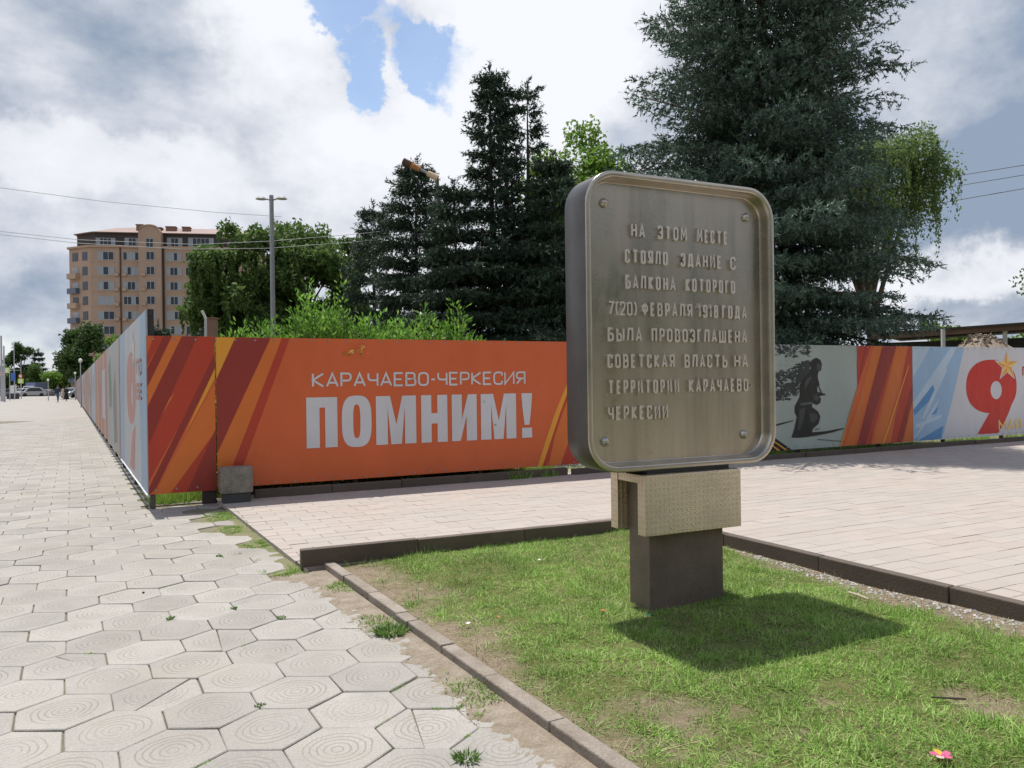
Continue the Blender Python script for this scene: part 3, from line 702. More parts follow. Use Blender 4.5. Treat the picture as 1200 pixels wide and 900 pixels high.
class Banner:                            # a printed sheet on a frame; u along, z up, prints laid 2 mm apart
    def __init__(s, root, org, d, nrm, u0, u1, z0, z1, m, name='banner'):
        s.org, s.d, s.n, s.u0, s.u1, s.z0, s.z1 = org, d, nrm, u0, u1, z0, z1; s.lay = 0
        mb = MB(); a = org+d*(u0+.004)+UP*z0
        mb.box(a+nrm*-.012, d*(u1-u0-.008), -nrm*.010 if d.cross(-nrm).z > 0 else nrm*.010, UP*(z1-z0)) if False else None
        # sheet as thin slab with slight sag waves
        n = max(2, int((u1-u0)/.12)); rows = 8; V = []; F = []
        sd = random.uniform(0, 9)
        for r_ in range(rows+1):
            for k in range(n+1):
                u = u0+.004+(u1-u0-.008)*k/n; z = z0+(z1-z0)*r_/rows
                V.append(tuple(org+d*u+UP*z))
        for r_ in range(rows):
            for k in range(n):
                i = r_*(n+1)+k; F.append((i, i+1, i+n+2, i+n+1))
        nf = len(F); b = len(V); V += [tuple(Vector(v)-nrm*.02) for v in V[:]]
        F += [tuple(b+q for q in f)[::-1] for f in F[:nf]]
        per = [k for k in range(n+1)]+[(r_+1)*(n+1)+n for r_ in range(rows)]+[rows*(n+1)+n-1-k for k in range(n)]+[(rows-1-r_)*(n+1) for r_ in range(rows-1)]
        for k in range(len(per)):
            i, j = per[k], per[(k+1) % len(per)]; F.append((j, i, i+b, j+b))
        me = bpy.data.meshes.new(name); me.from_pydata(V, [], F); me.materials.append(m); s.o = link(name, me, root)
    def P(s, u, z, k): return s.org+s.d*u+UP*z+s.n*(.0008*k)
    def shape(s, name, polys, m, layer=None, px=False, clip=True):
        if layer is None: s.lay += 1; layer = s.lay
        ring = isinstance(polys, Ring)
        if len(polys) > 1 and not ring:
            for q in polys: s.shape(name, [q], m, layer, px, clip)
            return
        mb = MB()
        for q in polys:
            if px: q = [fz(*p) for p in q]
            if clip: q = rect_clip(q, s.u0+.006, s.u1-.006, s.z0+.003, s.z1-.003)
            if len(q) < 3: continue
            v = [s.P(u, z, layer) for u, z in q]; tri = tessellate_polygon([v]); b = len(mb.v); mb.v += [tuple(x) for x in v]
            for t in tri:
                t = tuple(t); nn = (v[t[1]]-v[t[0]]).cross(v[t[2]]-v[t[0]])
                if nn.length < 1e-12: continue
                mb.f.append(tuple(b+x for x in (t if nn.dot(s.n) > 0 else t[::-1]))); mb.m.append(0)
        if mb.f:
            o = obj(name, mb, m, s.o)
            if ring: weld(o)
            return o
class Ring(list): pass
def weld(o):
    b = bmesh.new(); b.from_mesh(o.data); bmesh.ops.remove_doubles(b, verts=b.verts, dist=1e-4); b.to_mesh(o.data); b.free()
def ring_poly(outer, inner):             # polygon with a hole as one keyholed outline list of quads
    n = len(outer); return Ring([[outer[k], outer[(k+1) % n], inner[(k+1) % n], inner[k]] for k in range(n)])
def superell(cx, cz, rx, rz, p=2.6, n=40):
    o = []
    for k in range(n):
        a = 2*math.pi*k/n; c, s_ = math.cos(a), math.sin(a); o.append((cx+rx*math.copysign(abs(c)**(2/p), c), cz+rz*math.copysign(abs(s_)**(2/p), s_)))
    return o
# lettering built from strokes: centre lines in a unit box, a third value rounds that corner
c_ = 1
GLY = {'Н': (1, [[(0, 0), (0, 1)], [(1, 0), (1, 1)], [(0, .5), (1, .5)]]), 'А': (1.05, [[(0, 0), (.5, 1), (1, 0)], [(.2, .28), (.8, .28)]]),
 'Э': (1, [[(0, .76), (0, 1, c_), (1, 1, c_), (1, 0, c_), (0, 0, c_), (0, .24)], [(.3, .5), (1, .5)]]), 'Т': (1.2, [[(0, 1), (1, 1)], [(.5, 0), (.5, 1)]]),
 'О': (1, [[(0, 1, c_), (1, 1, c_), (1, 0, c_), (0, 0, c_), 'closed']]), 'М': (1.25, [[(0, 0), (0, 1), (.5, .32), (1, 1), (1, 0)]]),
 'Е': (.9, [[(1, 1), (0, 1), (0, 0), (1, 0)], [(0, .5), (.85, .5)]]), 'С': (.95, [[(1, .72), (1, 1, c_), (0, 1, c_), (0, 0, c_), (1, 0, c_), (1, .28)]]),
 'Я': (1, [[(1, 0), (1, 1), (0, 1, c_), (0, .46, c_), (1, .46)], [(0, 0), (.55, .46)]]), 'Л': (1.05, [[(0, 0), (.22, 1), (1, 1), (1, 0)]]),
 'З': (.95, [[(0, .76), (0, 1, c_), (1, 1, c_), (1, .5, c_), (.35, .5)], [(.35, .5), (1, .5, c_), (1, 0, c_), (0, 0, c_), (0, .24)]]),
 'Д': (1.15, [[(.14, .06), (.3, 1), (.84, 1), (.84, .06)], [(0, -.14), (0, .05), (1, .05), (1, -.14)]]), 'И': (1.05, [[(0, 1), (0, 0), (1, 1), (1, 0)]]),
 'Б': (1, [[(.92, 1), (0, 1), (0, 0), (1, 0, c_), (1, .55, c_), (0, .55)]]), 'К': (1, [[(0, 0), (0, 1)], [(1, 1), (.0, .5), (1, 0)]]),
 'Р': (.95, [[(0, 0), (0, 1), (1, 1, c_), (1, .44, c_), (0, .44)]]), 'Г': (.85, [[(0, 0), (0, 1), (1, 1)]]),
 'Ф': (1.2, [[(.5, 0), (.5, 1)], [(0, .84, c_), (1, .84, c_), (1, .30, c_), (0, .30, c_), 'closed']]),
 'В': (1, [[(0, .52), (.92, .52, c_), (.92, 1, c_), (0, 1), (0, 0), (1, 0, c_), (1, .52, c_), (.5, .52)]]), 'П': (1, [[(0, 0), (0, 1), (1, 1), (1, 0)]]),
 'Ш': (1.35, [[(0, 1), (0, 0), (1, 0), (1, 1)], [(.5, 0), (.5, 1)]]), 'Ь': (.95, [[(0, 1), (0, 0), (1, 0, c_), (1, .54, c_), (0, .54)]]),
 'Ы': (1.3, [[(0, 1), (0, 0), (.62, 0, c_), (.62, .54, c_), (0, .54)], [(1, 0), (1, 1)]]), 'Ч': (.95, [[(0, 1), (0, .44, c_), (1, .44)], [(1, 0), (1, 1)]]),
 '1': (.5, [[(0, .76), (1, 1), (1, 0)]]), '7': (.95, [[(0, 1), (1, 1), (.35, 0)]]), '2': (.95, [[(0, .74), (0, 1, c_), (1, 1, c_), (1, .58, c_), (0, 0), (1, 0)]]),
 '0': (.95, [[(0, 1, c_), (1, 1, c_), (1, 0, c_), (0, 0, c_), 'closed']]), '9': (.95, [[(0, .22), (0, 0, c_), (1, 0, c_), (1, 1, c_), (0, 1, c_), (0, .45, c_), (1, .45)]]),
 '8': (.95, [[(.05, 1, c_), (.95, 1, c_), (.95, .53, c_), (.05, .53, c_), 'closed'], [(0, .53, c_), (1, .53, c_), (1, 0, c_), (0, 0, c_), 'closed']]),
 '(': (.55, [[(1, 1.06), (.35, .86), (0, .5), (.35, .14), (1, -.06)]]), ')': (.55, [[(0, 1.06), (.65, .86), (1, .5), (.65, .14), (0, -.06)]]), '-': (.5, [[(0, .46), (1, .46)]])}
def stroke_letter(ch, w, h, t, ext):
    """mesh of one letter: w wide, h high, stroke t, standing ext proud; local x, y in the face, z outward"""
    mb = MB(); rad = min(w, h)*.36
    for si, st in enumerate(GLY[ch][1]):
        closed = st[-1] == 'closed'; st = st[:-1] if closed else st
        P_ = [Vector((t/2+p[0]*(w-t), t/2+p[1]*(h-t))) for p in st]; fl = [len(p) > 2 for p in st]; n = len(P_); out = []
        for i in range(n):
            if not fl[i]: out.append(P_[i]); continue
            a, b = P_[i-1], P_[(i+1) % n]; da, db = (a-P_[i]), (b-P_[i]); r1 = min(rad, da.length*.49, db.length*.49); a = P_[i]+da.normalized()*r1; b = P_[i]+db.normalized()*r1
            for k in range(5): q = k/4; out.append(a*(1-q)**2+P_[i]*2*q*(1-q)+b*q*q)
        n = len(out); L_ = []; R_ = []
        for i in range(n):
            a = out[i-1] if (i or closed) else None; b = out[(i+1) % n] if (i < n-1 or closed) else None
            d1 = (out[i]-a).normalized() if a is not None and (out[i]-a).length > 1e-7 else None; d2 = (b-out[i]).normalized() if b is not None and (b-out[i]).length > 1e-7 else None
            if d1 is None: d1 = d2
            if d2 is None: d2 = d1
            m = Vector((-(d1.y+d2.y), d1.x+d2.x)); m = m.normalized() if m.length > 1e-6 else Vector((-d1.y, d1.x)); k = 1/max(.45, m.dot(Vector((-d1.y, d1.x))))
            L_.append(out[i]+m*(t/2*k)); R_.append(out[i]-m*(t/2*k))
        z = ext+si*min(.0005, ext*.2+.0002); seg = n if closed else n-1
        for i in range(seg):
            j = (i+1) % n; b = len(mb.v)
            mb.v += [(R_[i].x, R_[i].y, z), (R_[j].x, R_[j].y, z), (L_[j].x, L_[j].y, z), (L_[i].x, L_[i].y, z)]+[(q.x, q.y, 0) for q in (R_[i], R_[j], L_[j], L_[i])]
            mb.f += [(b, b+1, b+2, b+3), (b+4, b+5, b+1, b), (b+6, b+7, b+3, b+2)]; mb.m += [0, 0, 0]
            if not closed and i == 0: mb.f.append((b+7, b+4, b, b+3)); mb.m.append(0)
            if not closed and i == seg-1: mb.f.append((b+5, b+6, b+2, b+1)); mb.m.append(0)
    return mb
def place_word(word, parent, fn, u0, u1, z, h, m, name='letter', t=.15, ext=.0006, gap=.12, cache={}):
    """letters spread from u0 to u1 on baseline z; fn(u, z, w) -> point of the face; equal letters share a mesh"""
    g_ = gap*h; ws = [GLY[ch][0] for ch in word]; k = (u1-u0-g_*(len(word)-1))/sum(ws); u = u0
    o_ = fn(0, 0, 0); ex = fn(1, 0, 0)-o_; ey = fn(0, 1, 0)-o_; ez = fn(0, 0, 1)-o_; tt = t*h
    for ch, w in zip(word, ws):
        w = w*k; key = (ch, round(w/h, 1), h, t, ext, m.name)
        if key not in cache:
            me = stroke_letter(ch, max(round(w/h, 1)*h, tt*1.05), h, tt, ext).mesh('letter', [m])
            b = bmesh.new(); b.from_mesh(me); bmesh.ops.remove_doubles(b, verts=b.verts, dist=1e-5); b.to_mesh(me); b.free(); cache[key] = me
        sx = w/max(round(w/h, 1)*h, tt*1.05)
        o = bpy.data.objects.new(name, cache[key]); COL.objects.link(o); o.parent = parent
        M_ = Matrix((ex*sx, ey, ez)).transposed().to_4x4(); M_.translation = fn(u, z, 0); o.matrix_basis = M_; u += w+g_
FRONT = -DN
hA = empty('printed_hoarding', C0); hA.location = (0, 0, 0)
tag(hA, 'long orange, photo and white printed hoarding facing the plaza behind the steel plaque', 'hoarding')
# panel 1 and 2
b1 = Banner(hA, C0, D, FRONT, .0, .79, ZB-.01, ZT+.006, m_or)
o3 = lambda *p: [(130+x/3, 350+y/3) for x, y in p]
b1.shape('red_stripe', [o3((155, 120), (190, 120), (120, 250), (120, 215)), o3((300, 120), (375, 120), (375, 200), (135, 640), (120, 640), (120, 500)), o3((375, 330), (375, 470), (265, 690), (200, 690))], m_red, 1, True)
b1.shape('bright_stripe', [o3((215, 130), (250, 130), (120, 400), (120, 330)), o3((372, 285), (372, 460), (205, 690), (150, 690)), o3((127, 500), (225, 330), (127, 440))], m_or2, 2, True)
b1.shape('maroon_stripe', [o3((185, 130), (216, 130), (123, 320), (123, 255)), o3((250, 130), (305, 130), (118, 545), (118, 400)), o3((372, 450), (372, 690), (262, 690)), o3((372, 180), (372, 232), (160, 665), (135, 690), (122, 690))], m_mar, 3, True)
b1.shape('yellow_stripe', [o3((372, 230), (372, 268), (258, 480))], m_yel, 4, True)
b2 = Banner(hA, C0+FRONT*.006, D, FRONT, .795, 6.90, ZB+.012, ZT, m_or)
b2.shape('bright_stripe', [o3((565, 130), (628, 130), (452, 612), (375, 612), (372, 560)), o3((600, 330), (700, 130), (980, 130), (500, 690), (470, 690), (520, 500))], m_or, 1, True)
b2.shape('bright_stripe', [o3((563, 128), (612, 128), (425, 612), (360, 612), (368, 545))], m_or2, 2, True)
b2.shape('red_stripe', [o3((605, 128), (632, 128), (456, 612), (418, 612))], m_red, 3, True)
b2.shape('maroon_stripe', [o3((440, 128), (566, 128), (366, 560), (366, 285))], m_mar, 4, True)
b2.shape('yellow_stripe', [o3((366, 120), (441, 128), (366, 292))], m_yel, 5, True)
sw = [(664, 452), (652, 482), (640, 517), (629, 549)]
b2.shape('orange_swoosh', [[(662, 455), (700, 440), (700, 560), (629, 549), (640, 517), (652, 482)]], m_red, 1, True)
b2.shape('bright_swoosh', [[(664, 470), (700, 455), (700, 470), (672, 500), (655, 549), (642, 549), (650, 510)]], m_or2, 2, True)
b2.shape('yellow_swoosh', [[(668, 440), (672, 440), (656, 484), (634.5, 549), (629, 549), (639, 517), (651, 482)]], m_yel, 3, True)
# big word
def W2(o, polys, name='letter', m=m_whi, lay=6): return o.shape(name, polys, m, lay, False, False)
zt, zb = 1.329, .648
def lerpz(u, q): return zb+(zt-zb)*q
x0, x1 = 1.925, 2.342
W2(b2, [[(x0, zb), (2.10, zb), (2.10, 1.19), (2.175, 1.19), (2.175, zb), (x1, zb), (x1, zt), (x0, zt)]])
W2(b2, ring_poly(superell(2.61, .989, .208, .355, 3.0), superell(2.61, .989, .050, .232, 3.0)))
def letM(a, b):
    w = b-a; s = w*.285; c = (a+b)/2
    return [[(a, zb), (a+s, zb), (a+s, zt-.16), (c-w*.13, zb), (c+w*.13, zb), (b-s, zt-.16), (b-s, zb), (b, zb), (b, zt), (b-s*1.22, zt), (c, zb+.28), (a+s*1.22, zt), (a, zt)]]
W2(b2, letM(2.882, 3.470))
a, b_ = 3.547, 3.949; W2(b2, [[(a, zb), (a+.155, zb), (a+.155, zb+.27), (b_-.155, zb+.27), (b_-.155, zb), (b_, zb), (b_, zt), (b_-.155, zt), (b_-.155, zb+.42), (a+.155, zb+.42), (a+.155, zt), (a, zt)]])
a, b_ = 4.018, 4.415; W2(b2, [[(a, zb), (a+.135, zb), (b_-.165, zt-.32), (b_-.165, zb), (b_, zb), (b_, zt), (b_-.14, zt), (a+.16, zb+.32), (a+.16, zt), (a, zt)]])
W2(b2, letM(4.482, 5.068))
W2(b2, [[(5.160, zt), (5.345, zt), (5.325, 1.08), (5.295, .845), (5.210, .845), (5.180, 1.08)], [(5.165, zb), (5.338, zb), (5.338, .80), (5.165, .80)]], 'exclamation_mark')
f2 = lambda u, z, w: b2.P(u, z, 6)+b2.n*w
place_word('КАРАЧАЕВО-ЧЕРКЕСИЯ', b2.o, f2, 2.005, 5.235, 1.462, .200, m_whi, t=.135, gap=.12)
# poster with photograph
b3 = Banner(hA, C0, D, FRONT, 6.91, 14.13, ZB, ZT, m_pale)
z4 = lambda *p: [(890+x/5.625, 380+y/5.625) for x, y in p]
def blotch(cx, cy, rx, ry, n=14, jag=.4):
    return [(cx+math.cos(k*6.283/n)*rx*random.uniform(1-jag, 1), cy+math.sin(k*6.283/n)*ry*random.uniform(1-jag, 1)) for k in range(n)]
rs = random.getstate(); random.seed(5)
dk = []
for k in range(420):
    x = random.uniform(20, 345); lo = 205+max(0, x-105)*.02; top = 330-(x-105)*.36 if x > 105 else 330
    y = random.uniform(top-10, 498-max(0, x-215)*1.5)
    if y < top-10 or x > 330: continue
    dk.append(z4(*blotch(x, y, random.uniform(12, 30), random.uniform(8, 20), 9, .6)))
for k in range(90): dk.append(z4(*blotch(random.uniform(60, 340), random.uniform(120, 215), random.uniform(6, 17), random.uniform(4, 12), 9, .6)))
for k in range(40): dk.append(z4(*blotch(random.gauss(180, 40), random.gauss(165, 30), random.uniform(10, 22), random.uniform(8, 16), 9, .6)))
dk2 = [z4(*blotch(random.uniform(20, 270), random.uniform(150, 490), random.uniform(4, 12), random.uniform(3, 7), 8, .6)) for _ in range(150)]
for lay, m_, q in ((1, m_pmid, dk[0::2]), (2, m_pdark, dk[1::2])):
    b3.lay = lay
    for i, c in enumerate(q): pass
# each tree blotch lies a hair above the last so that none share a plane
mb1 = MB()
def blot_mesh(name, polys, m, base):
    mb = MB()
    for i, q in enumerate(polys):
        q = rect_clip([fz(*p) for p in q], b3.u0+.006, b3.u1-.006, b3.z0+.003, b3.z1-.003)
        if len(q) < 3: continue
        v = [b3.P(u, z, base)+b3.n*(i*.000006) for u, z in q]; b = len(mb.v); mb.v += [tuple(x) for x in v]
        mb.f.append(tuple(range(b, b+len(v)))[::-1] if (v[1]-v[0]).cross(v[2]-v[0]).dot(b3.n) < 0 else tuple(range(b, b+len(v)))); mb.m.append(0)
    return tag(obj(name, mb, m, b3.o), kind='stuff')
blot_mesh('photo_grey_foliage', dk[0::2], m_pmid, 1); blot_mesh('photo_dark_foliage', dk[1::2], m_pdark, 4); blot_mesh('photo_snow_specks', dk2, m_pale, 7)
random.setstate(rs)
b3.shape('soldier_print', [z4((345, 235), (372, 220), (400, 235), (410, 262), (405, 300), (385, 318), (382, 352), (395, 400), (378, 415), (380, 445), (430, 458), (438, 466), (390, 474), (404, 490), (398, 520), (375, 532), (345, 520), (345, 545), (385, 575), (400, 610), (388, 655), (350, 690), (345, 712), (440, 704), (545, 684), (560, 688), (480, 712), (370, 735), (290, 745), (245, 748), (210, 746), (228, 690), (245, 610), (230, 580), (232, 540), (262, 480), (268, 410), (285, 360), (335, 315), (338, 290), (332, 260))], m_blk, 10, True)
b3.shape('soldier_print', [z4((382, 398), (389, 400), (412, 455), (404, 462))], m_pdark, 11, True)
b3.shape('rut_print', [z4((100, 660), (220, 632), (222, 638), (105, 672))], m_pdark, 10, True)
b3.shape('face_print', [z4((376, 262), (398, 258), (404, 290), (388, 312), (376, 300))], m_fold, 11, True)
b3.shape('coat_fold', [z4((300, 372), (330, 345), (345, 352), (318, 395), (292, 430)), z4((352, 470), (372, 462), (392, 488), (378, 505), (356, 500)), z4((262, 560), (300, 548), (286, 640), (262, 700), (248, 690)), z4((330, 585), (372, 590), (382, 622), (356, 650), (330, 640))], m_fold, 12, True)
b3.shape('ground_shadow_print', [z4((360, 690), (395, 684), (392, 692), (365, 697)), z4((380, 755), (560, 770), (556, 774), (384, 762))], m_pmid, 12, True)
b3.shape('belt_print', [z4((268, 520), (345, 512), (346, 524), (268, 536))], m_pmid, 11, True)
z7 = lambda *p: [(880+x/3.75, 380+y/3.75) for x, y in p]
edge = [(463, 85), (467, 150), (468, 270), (452, 325), (425, 415), (388, 550)]
b3.shape('orange_field', [z7(*edge, (730, 550), (730, 85))], m_or, 8, True)
b3.shape('red_stripe', [z7((468, 85), (530, 85), (470, 270), (468, 285), (465, 180)), z7((620, 85), (640, 85), (520, 545), (488, 545)), z7((690, 85), (716, 85), (716, 260), (640, 545), (610, 545))], m_red, 9, True)
b3.shape('bright_stripe', [z7((540, 85), (580, 85), (448, 545), (405, 545), (470, 350)), z7((642, 85), (692, 85), (612, 400), (575, 545), (530, 545)), z7((716, 300), (716, 420), (690, 545), (660, 545))], m_or2, 12, True)
b3.shape('maroon_stripe', [z7((580, 85), (640, 85), (570, 300), (495, 545), (462, 545)), z7((505, 85), (512, 85), (470, 250)), z7((716, 235), (716, 300), (655, 545), (632, 545))], m_mar, 13, True)
b3.shape('yellow_stripe', [z7((462, 300), (466, 290), (392, 545), (386, 545)), z7((690, 180), (692, 186), (578, 545), (570, 545))], m_yel, 14, True)
rb = lambda a, b_, c, d: z4(a, b_, c, d)
b3.shape('ribbon_black', [z4((40, 720), (105, 752), (226, 838), (60, 856))], m_blk, 10, True)
b3.shape('ribbon_orange', [z4((60, 752), (70, 752), (200, 840), (182, 842)), z4((60, 782), (64, 782), (150, 842), (130, 846))], m_yel, 12, True)
# white poster with the nine
b4 = Banner(hA, C0, D, FRONT, 14.14, 21.6, ZB, ZT, m_whi)
b4.shape('pale_blue_field', [z7((700, 80), (937, 80), (937, 100), (880, 330), (833, 510), (700, 525))], m_lblue, 1, True)
b4.shape('pale_stripe', [z7((700, 100), (745, 80), (800, 80), (712, 235)), z7((712, 345), (845, 150), (895, 80), (915, 80), (800, 300), (712, 400)), z7((715, 500), (850, 290), (862, 330), (770, 515))], m_pblue, 2, True)
b4.shape('blue_stripe', [z7((915, 80), (942, 80), (885, 330), (838, 510), (740, 525), (720, 500), (800, 400), (845, 280))], m_lblue, 3, True)
b4.shape('deep_blue_stripe', [z7((712, 378), (800, 265), (810, 312), (718, 400)), z7((720, 520), (845, 445), (836, 500), (780, 512)), z7((790, 400), (822, 360), (815, 390))], m_blue, 4, True)
b4.shape('pale_streak', [z7((760, 90), (790, 90), (716, 190)), z7((850, 190), (862, 200), (760, 420), (750, 410)), z7((722, 440), (838, 395), (835, 410), (722, 460))], m_pblue, 5, True)
nine_o = superell(16.53, 1.235, .985, .60, 2.3, 48)
nine_o = superell(16.69, 1.27, .96, .585, 2.3, 48); nine_i = superell(16.90, 1.185, .20, .20, 2.0, 48)
b4.shape('nine', ring_poly([(16.75+(u-16.69)*.93, z) for u, z in nine_o], nine_i), m_dred, 3, False)
b4.shape('nine_tail', [[(16.98, .86), (17.50, .93), (17.30, .62), (16.96, .24), (16.22, .24), (16.62, .66), (16.70, .72)]], m_dred, 4, False)
st_ = []; cxs, czs = 17.30, 1.72
for k in range(10):
    a = math.pi/2+k*math.pi/5; r_ = 1 if k % 2 == 0 else .40
    st_.append((cxs+math.cos(a)*.40*r_, czs+math.sin(a)*.315*r_))
b4.shape('star_outline', [[(cxs+(u-cxs)*1.18, czs+(z-czs)*1.18) for u, z in st_]], m_whi, 5, False)
b4.shape('star', [st_], m_gold, 6, False)
b4.shape('star_facet', [[(cxs, czs), st_[k], st_[(k+1) % 10]] for k in range(0, 10, 2)], m_yel, 7, False)
f4 = lambda u, z, w: b4.P(u, z, 8)+b4.n*w
place_word('МАЯ', b4.o, f4, 16.96, 17.78, .285, .235, m_gold, t=.20, gap=.12)
place_word('П', b4.o, f4, 17.86, 18.12, 1.48, .22, m_dred, t=.18)
# frame, posts
for u0, u1, zz in ((0, .79, ZB-.01), (.795, 6.9, ZB+.012), (6.91, 14.13, ZB), (14.14, 21.6, ZB)):
    for z_ in (zz+.004, ZT-.05): mb = MB(); mb.box(C0+D*u0+DN*.024+UP*z_, D*(u1-u0), DN*.03, UP*.035); obj('rail', mb, m_frame, hA)
for u in (.05, .76, 2.6, 4.5, 6.86, 8.8, 11.0, 13.2, 15.2, 17.2, 19.4, 21.4):
    mb = MB(); mb.box(C0+D*(u-.03)+DN*.058+UP*-.06, D*.06, DN*.06, UP*(ZT+.02)); obj('post', mb, m_frame, hA)
m_leg = mat('leg_metal', (.10, .085, .075), .7, .2, var=.3, scale=8)
mb = MB(); mb.box(C0+D*.02+FRONT*-.024+UP*-.02, D*.055, DN*.03, UP*.3); obj('post', mb, m_leg, hA)
mb = MB(); mb.box(C0+D*.62+DN*.03+UP*-.02, D*.17, DN*.10, UP*.22); obj('foot_block', mb, m_frame, hA, bevel=.01)
mb = MB()
for k in range(90):
    u = .08+k*.24
    for z in (ZT-.035, ZB+.045):
        c = C0+D*u+FRONT*.009+UP*z; b = len(mb.v); mb.v += [tuple(c+D*math.cos(q)*.013+UP*math.sin(q)*.013+FRONT*.004) for q in np.linspace(0, 6.2832, 7)[:-1]]; mb.f.append(tuple(range(b, b+6))[::-1]); mb.m.append(0)
tag(obj('screws', mb, m_metal, hA), kind='stuff')
# little twig poking through a hole in the banner
m_leafy = gmat('shrub_leaf', (.09, .22, .03), (.17, .36, .05), (.30, .48, .10), .45)
u, z = fz(412, 412); tw = []
for k in range(26):
    p = C0+D*(u+random.gauss(.06, .10))+UP*(z+random.gauss(0, .03))+FRONT*random.uniform(.02, .14); a = Vector((random.gauss(0, 1), random.gauss(0, 1), random.gauss(0, 1))).normalized(); b = a.cross(Vector((.3, .5, .8))).normalized()
    tw.append([p-a*.03, p+b*.012, p+a*.03, p-b*.012])
m_yleaf = gmat('wilting_leaf', (.16, .22, .03), (.35, .33, .05), (.50, .40, .10), .4)
tag(link('poking_twig', np_mesh('twig', np.array([[tuple(v) for v in q] for q in tw]), 4, [m_yleaf])), kind='stuff', cat='twig', label='small leafy twig poking through the orange banner above the lettering')

# side hoarding, seen at a grazing angle
hL = empty('printed_hoarding', (0, 0, 0)); tag(hL, 'tall side hoarding running away along the pavement towards the far street', 'hoarding')
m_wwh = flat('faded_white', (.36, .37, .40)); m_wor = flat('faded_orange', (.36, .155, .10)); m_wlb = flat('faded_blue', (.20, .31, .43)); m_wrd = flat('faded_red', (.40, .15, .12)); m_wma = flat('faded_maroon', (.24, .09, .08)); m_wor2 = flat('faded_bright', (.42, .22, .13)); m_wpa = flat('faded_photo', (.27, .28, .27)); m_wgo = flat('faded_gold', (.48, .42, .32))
kinds = 'ACBBACBBCABCABBCABBCBACB'
bounds_s = [0, 5.75, 11.0, 16.4, 21.9]
while bounds_s[-1] < 132: bounds_s.append(bounds_s[-1]+5.5)
for k in range(len(bounds_s)-1):
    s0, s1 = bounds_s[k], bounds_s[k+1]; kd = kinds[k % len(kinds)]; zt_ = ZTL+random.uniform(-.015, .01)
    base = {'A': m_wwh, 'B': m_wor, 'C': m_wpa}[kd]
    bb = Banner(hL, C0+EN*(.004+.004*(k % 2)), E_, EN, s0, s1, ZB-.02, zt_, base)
    w = s1-s0; Q = lambda *p: [[(s0+w*a, ZB+(ZTL-ZB)*z) for a, z in q] for q in p]
    if kd == 'A':
        bb.shape('blue_edge', Q([(-.1, -.1), (.16, -.1), (.20, .5), (.14, 1.1), (-.1, 1.1)], [(.80, -.1), (1.1, -.1), (1.1, 1.1), (.72, 1.1), (.78, .5)]), m_wlb, 1)
        cx_, cz_ = s0+w*.47, ZB+1.30
        bb.shape('nine', ring_poly(superell(cx_+.1, cz_, .95, .55, 2.3, 36), superell(cx_-.1, cz_-.08, .20, .19, 2, 36)), m_wrd, 2)
        bb.shape('nine_tail', [[(cx_-.1, .80), (cx_-.75, .95), (cx_-.4, .25), (cx_+.5, .25)]], m_wrd, 3)
        bb.shape('star', [[(cx_-.55+math.cos(math.pi/2+q*math.pi/5)*(.4 if q % 2 == 0 else .16), 2.05+math.sin(math.pi/2+q*math.pi/5)*(.32 if q % 2 == 0 else .13)) for q in range(10)]], m_wgo, 4)
        if k == 0:
            fL = lambda u, z, w_: bb.org+E_*(1.85-u)+UP*z+EN*(.012+w_)
            place_word('ПО', bb.o, fL, .25, 1.15, 1.66, .22, m_wrd, t=.18); place_word('БЕ', bb.o, fL, .25, 1.15, 1.33, .22, m_wrd, t=.18)
    elif kd == 'B':
        bb.shape('maroon_stripe', Q([(.10, -.1), (.2, -.1), (.36, 1.1), (.24, 1.1)], [(.55, -.1), (.62, -.1), (.80, 1.1), (.72, 1.1)]), m_wma, 1)
        bb.shape('bright_stripe', Q([(.28, -.1), (.45, -.1), (.60, 1.1), (.44, 1.1)], [(.85, -.1), (.93, -.1), (1.0, .6), (1.0, 1.1)]), m_wor2, 2)
        if k % 3 == 2: bb.shape('white_block', Q([(.3, .2), (.7, .2), (.7, .8), (.3, .8)]), m_wwh, 3)
    else:
        bb.shape('dark_shape', Q([(.2, .1), (.45, .05), (.5, .5), (.35, .75), (.22, .5)], [(.6, .4), (.85, .35), (.9, .8), (.65, .9)]), m_pmid, 1)
        bb.shape('orange_edge', Q([(.0, -.1), (.12, -.1), (.05, 1.1), (.0, 1.1)], ), m_wor, 2)
for k, s in enumerate(bounds_s[:-1]):
    for ds in (.03, 2.75):
        if k > 14 and ds > 1: continue
        mb = MB(); p = C0+E_*(s+ds)-EN*.03; mb.box(p+UP*-.06, E_*.05, -EN*-.0+(-EN)*.05 if False else EN*-.05, UP*(ZTL+.05)); o = obj('post', mb, m_frame, hL)
for z_ in (ZB-.01, ZTL-.06): mb = MB(); mb.box(C0-EN*.03+UP*z_, E_*130, EN*-.035, UP*.04); obj('rail', mb, m_frame, hL)
mb = MB(); mb.box(C0+EN*.018+E_*0+UP*(ZB-.024), E_*5.6, EN*-.02, UP*.012); obj('bottom_trim', mb, flat('bottom_trim', (.75, .78, .82)), hL)
m_oldwood = mat('dark_post', (.03, .03, .032), .8)
mb = MB(); mb.box(C0+D*.02+E_*.02+UP*1.9, D*.07, E_*.07, UP*.56); obj('post', mb, m_oldwood, hL)

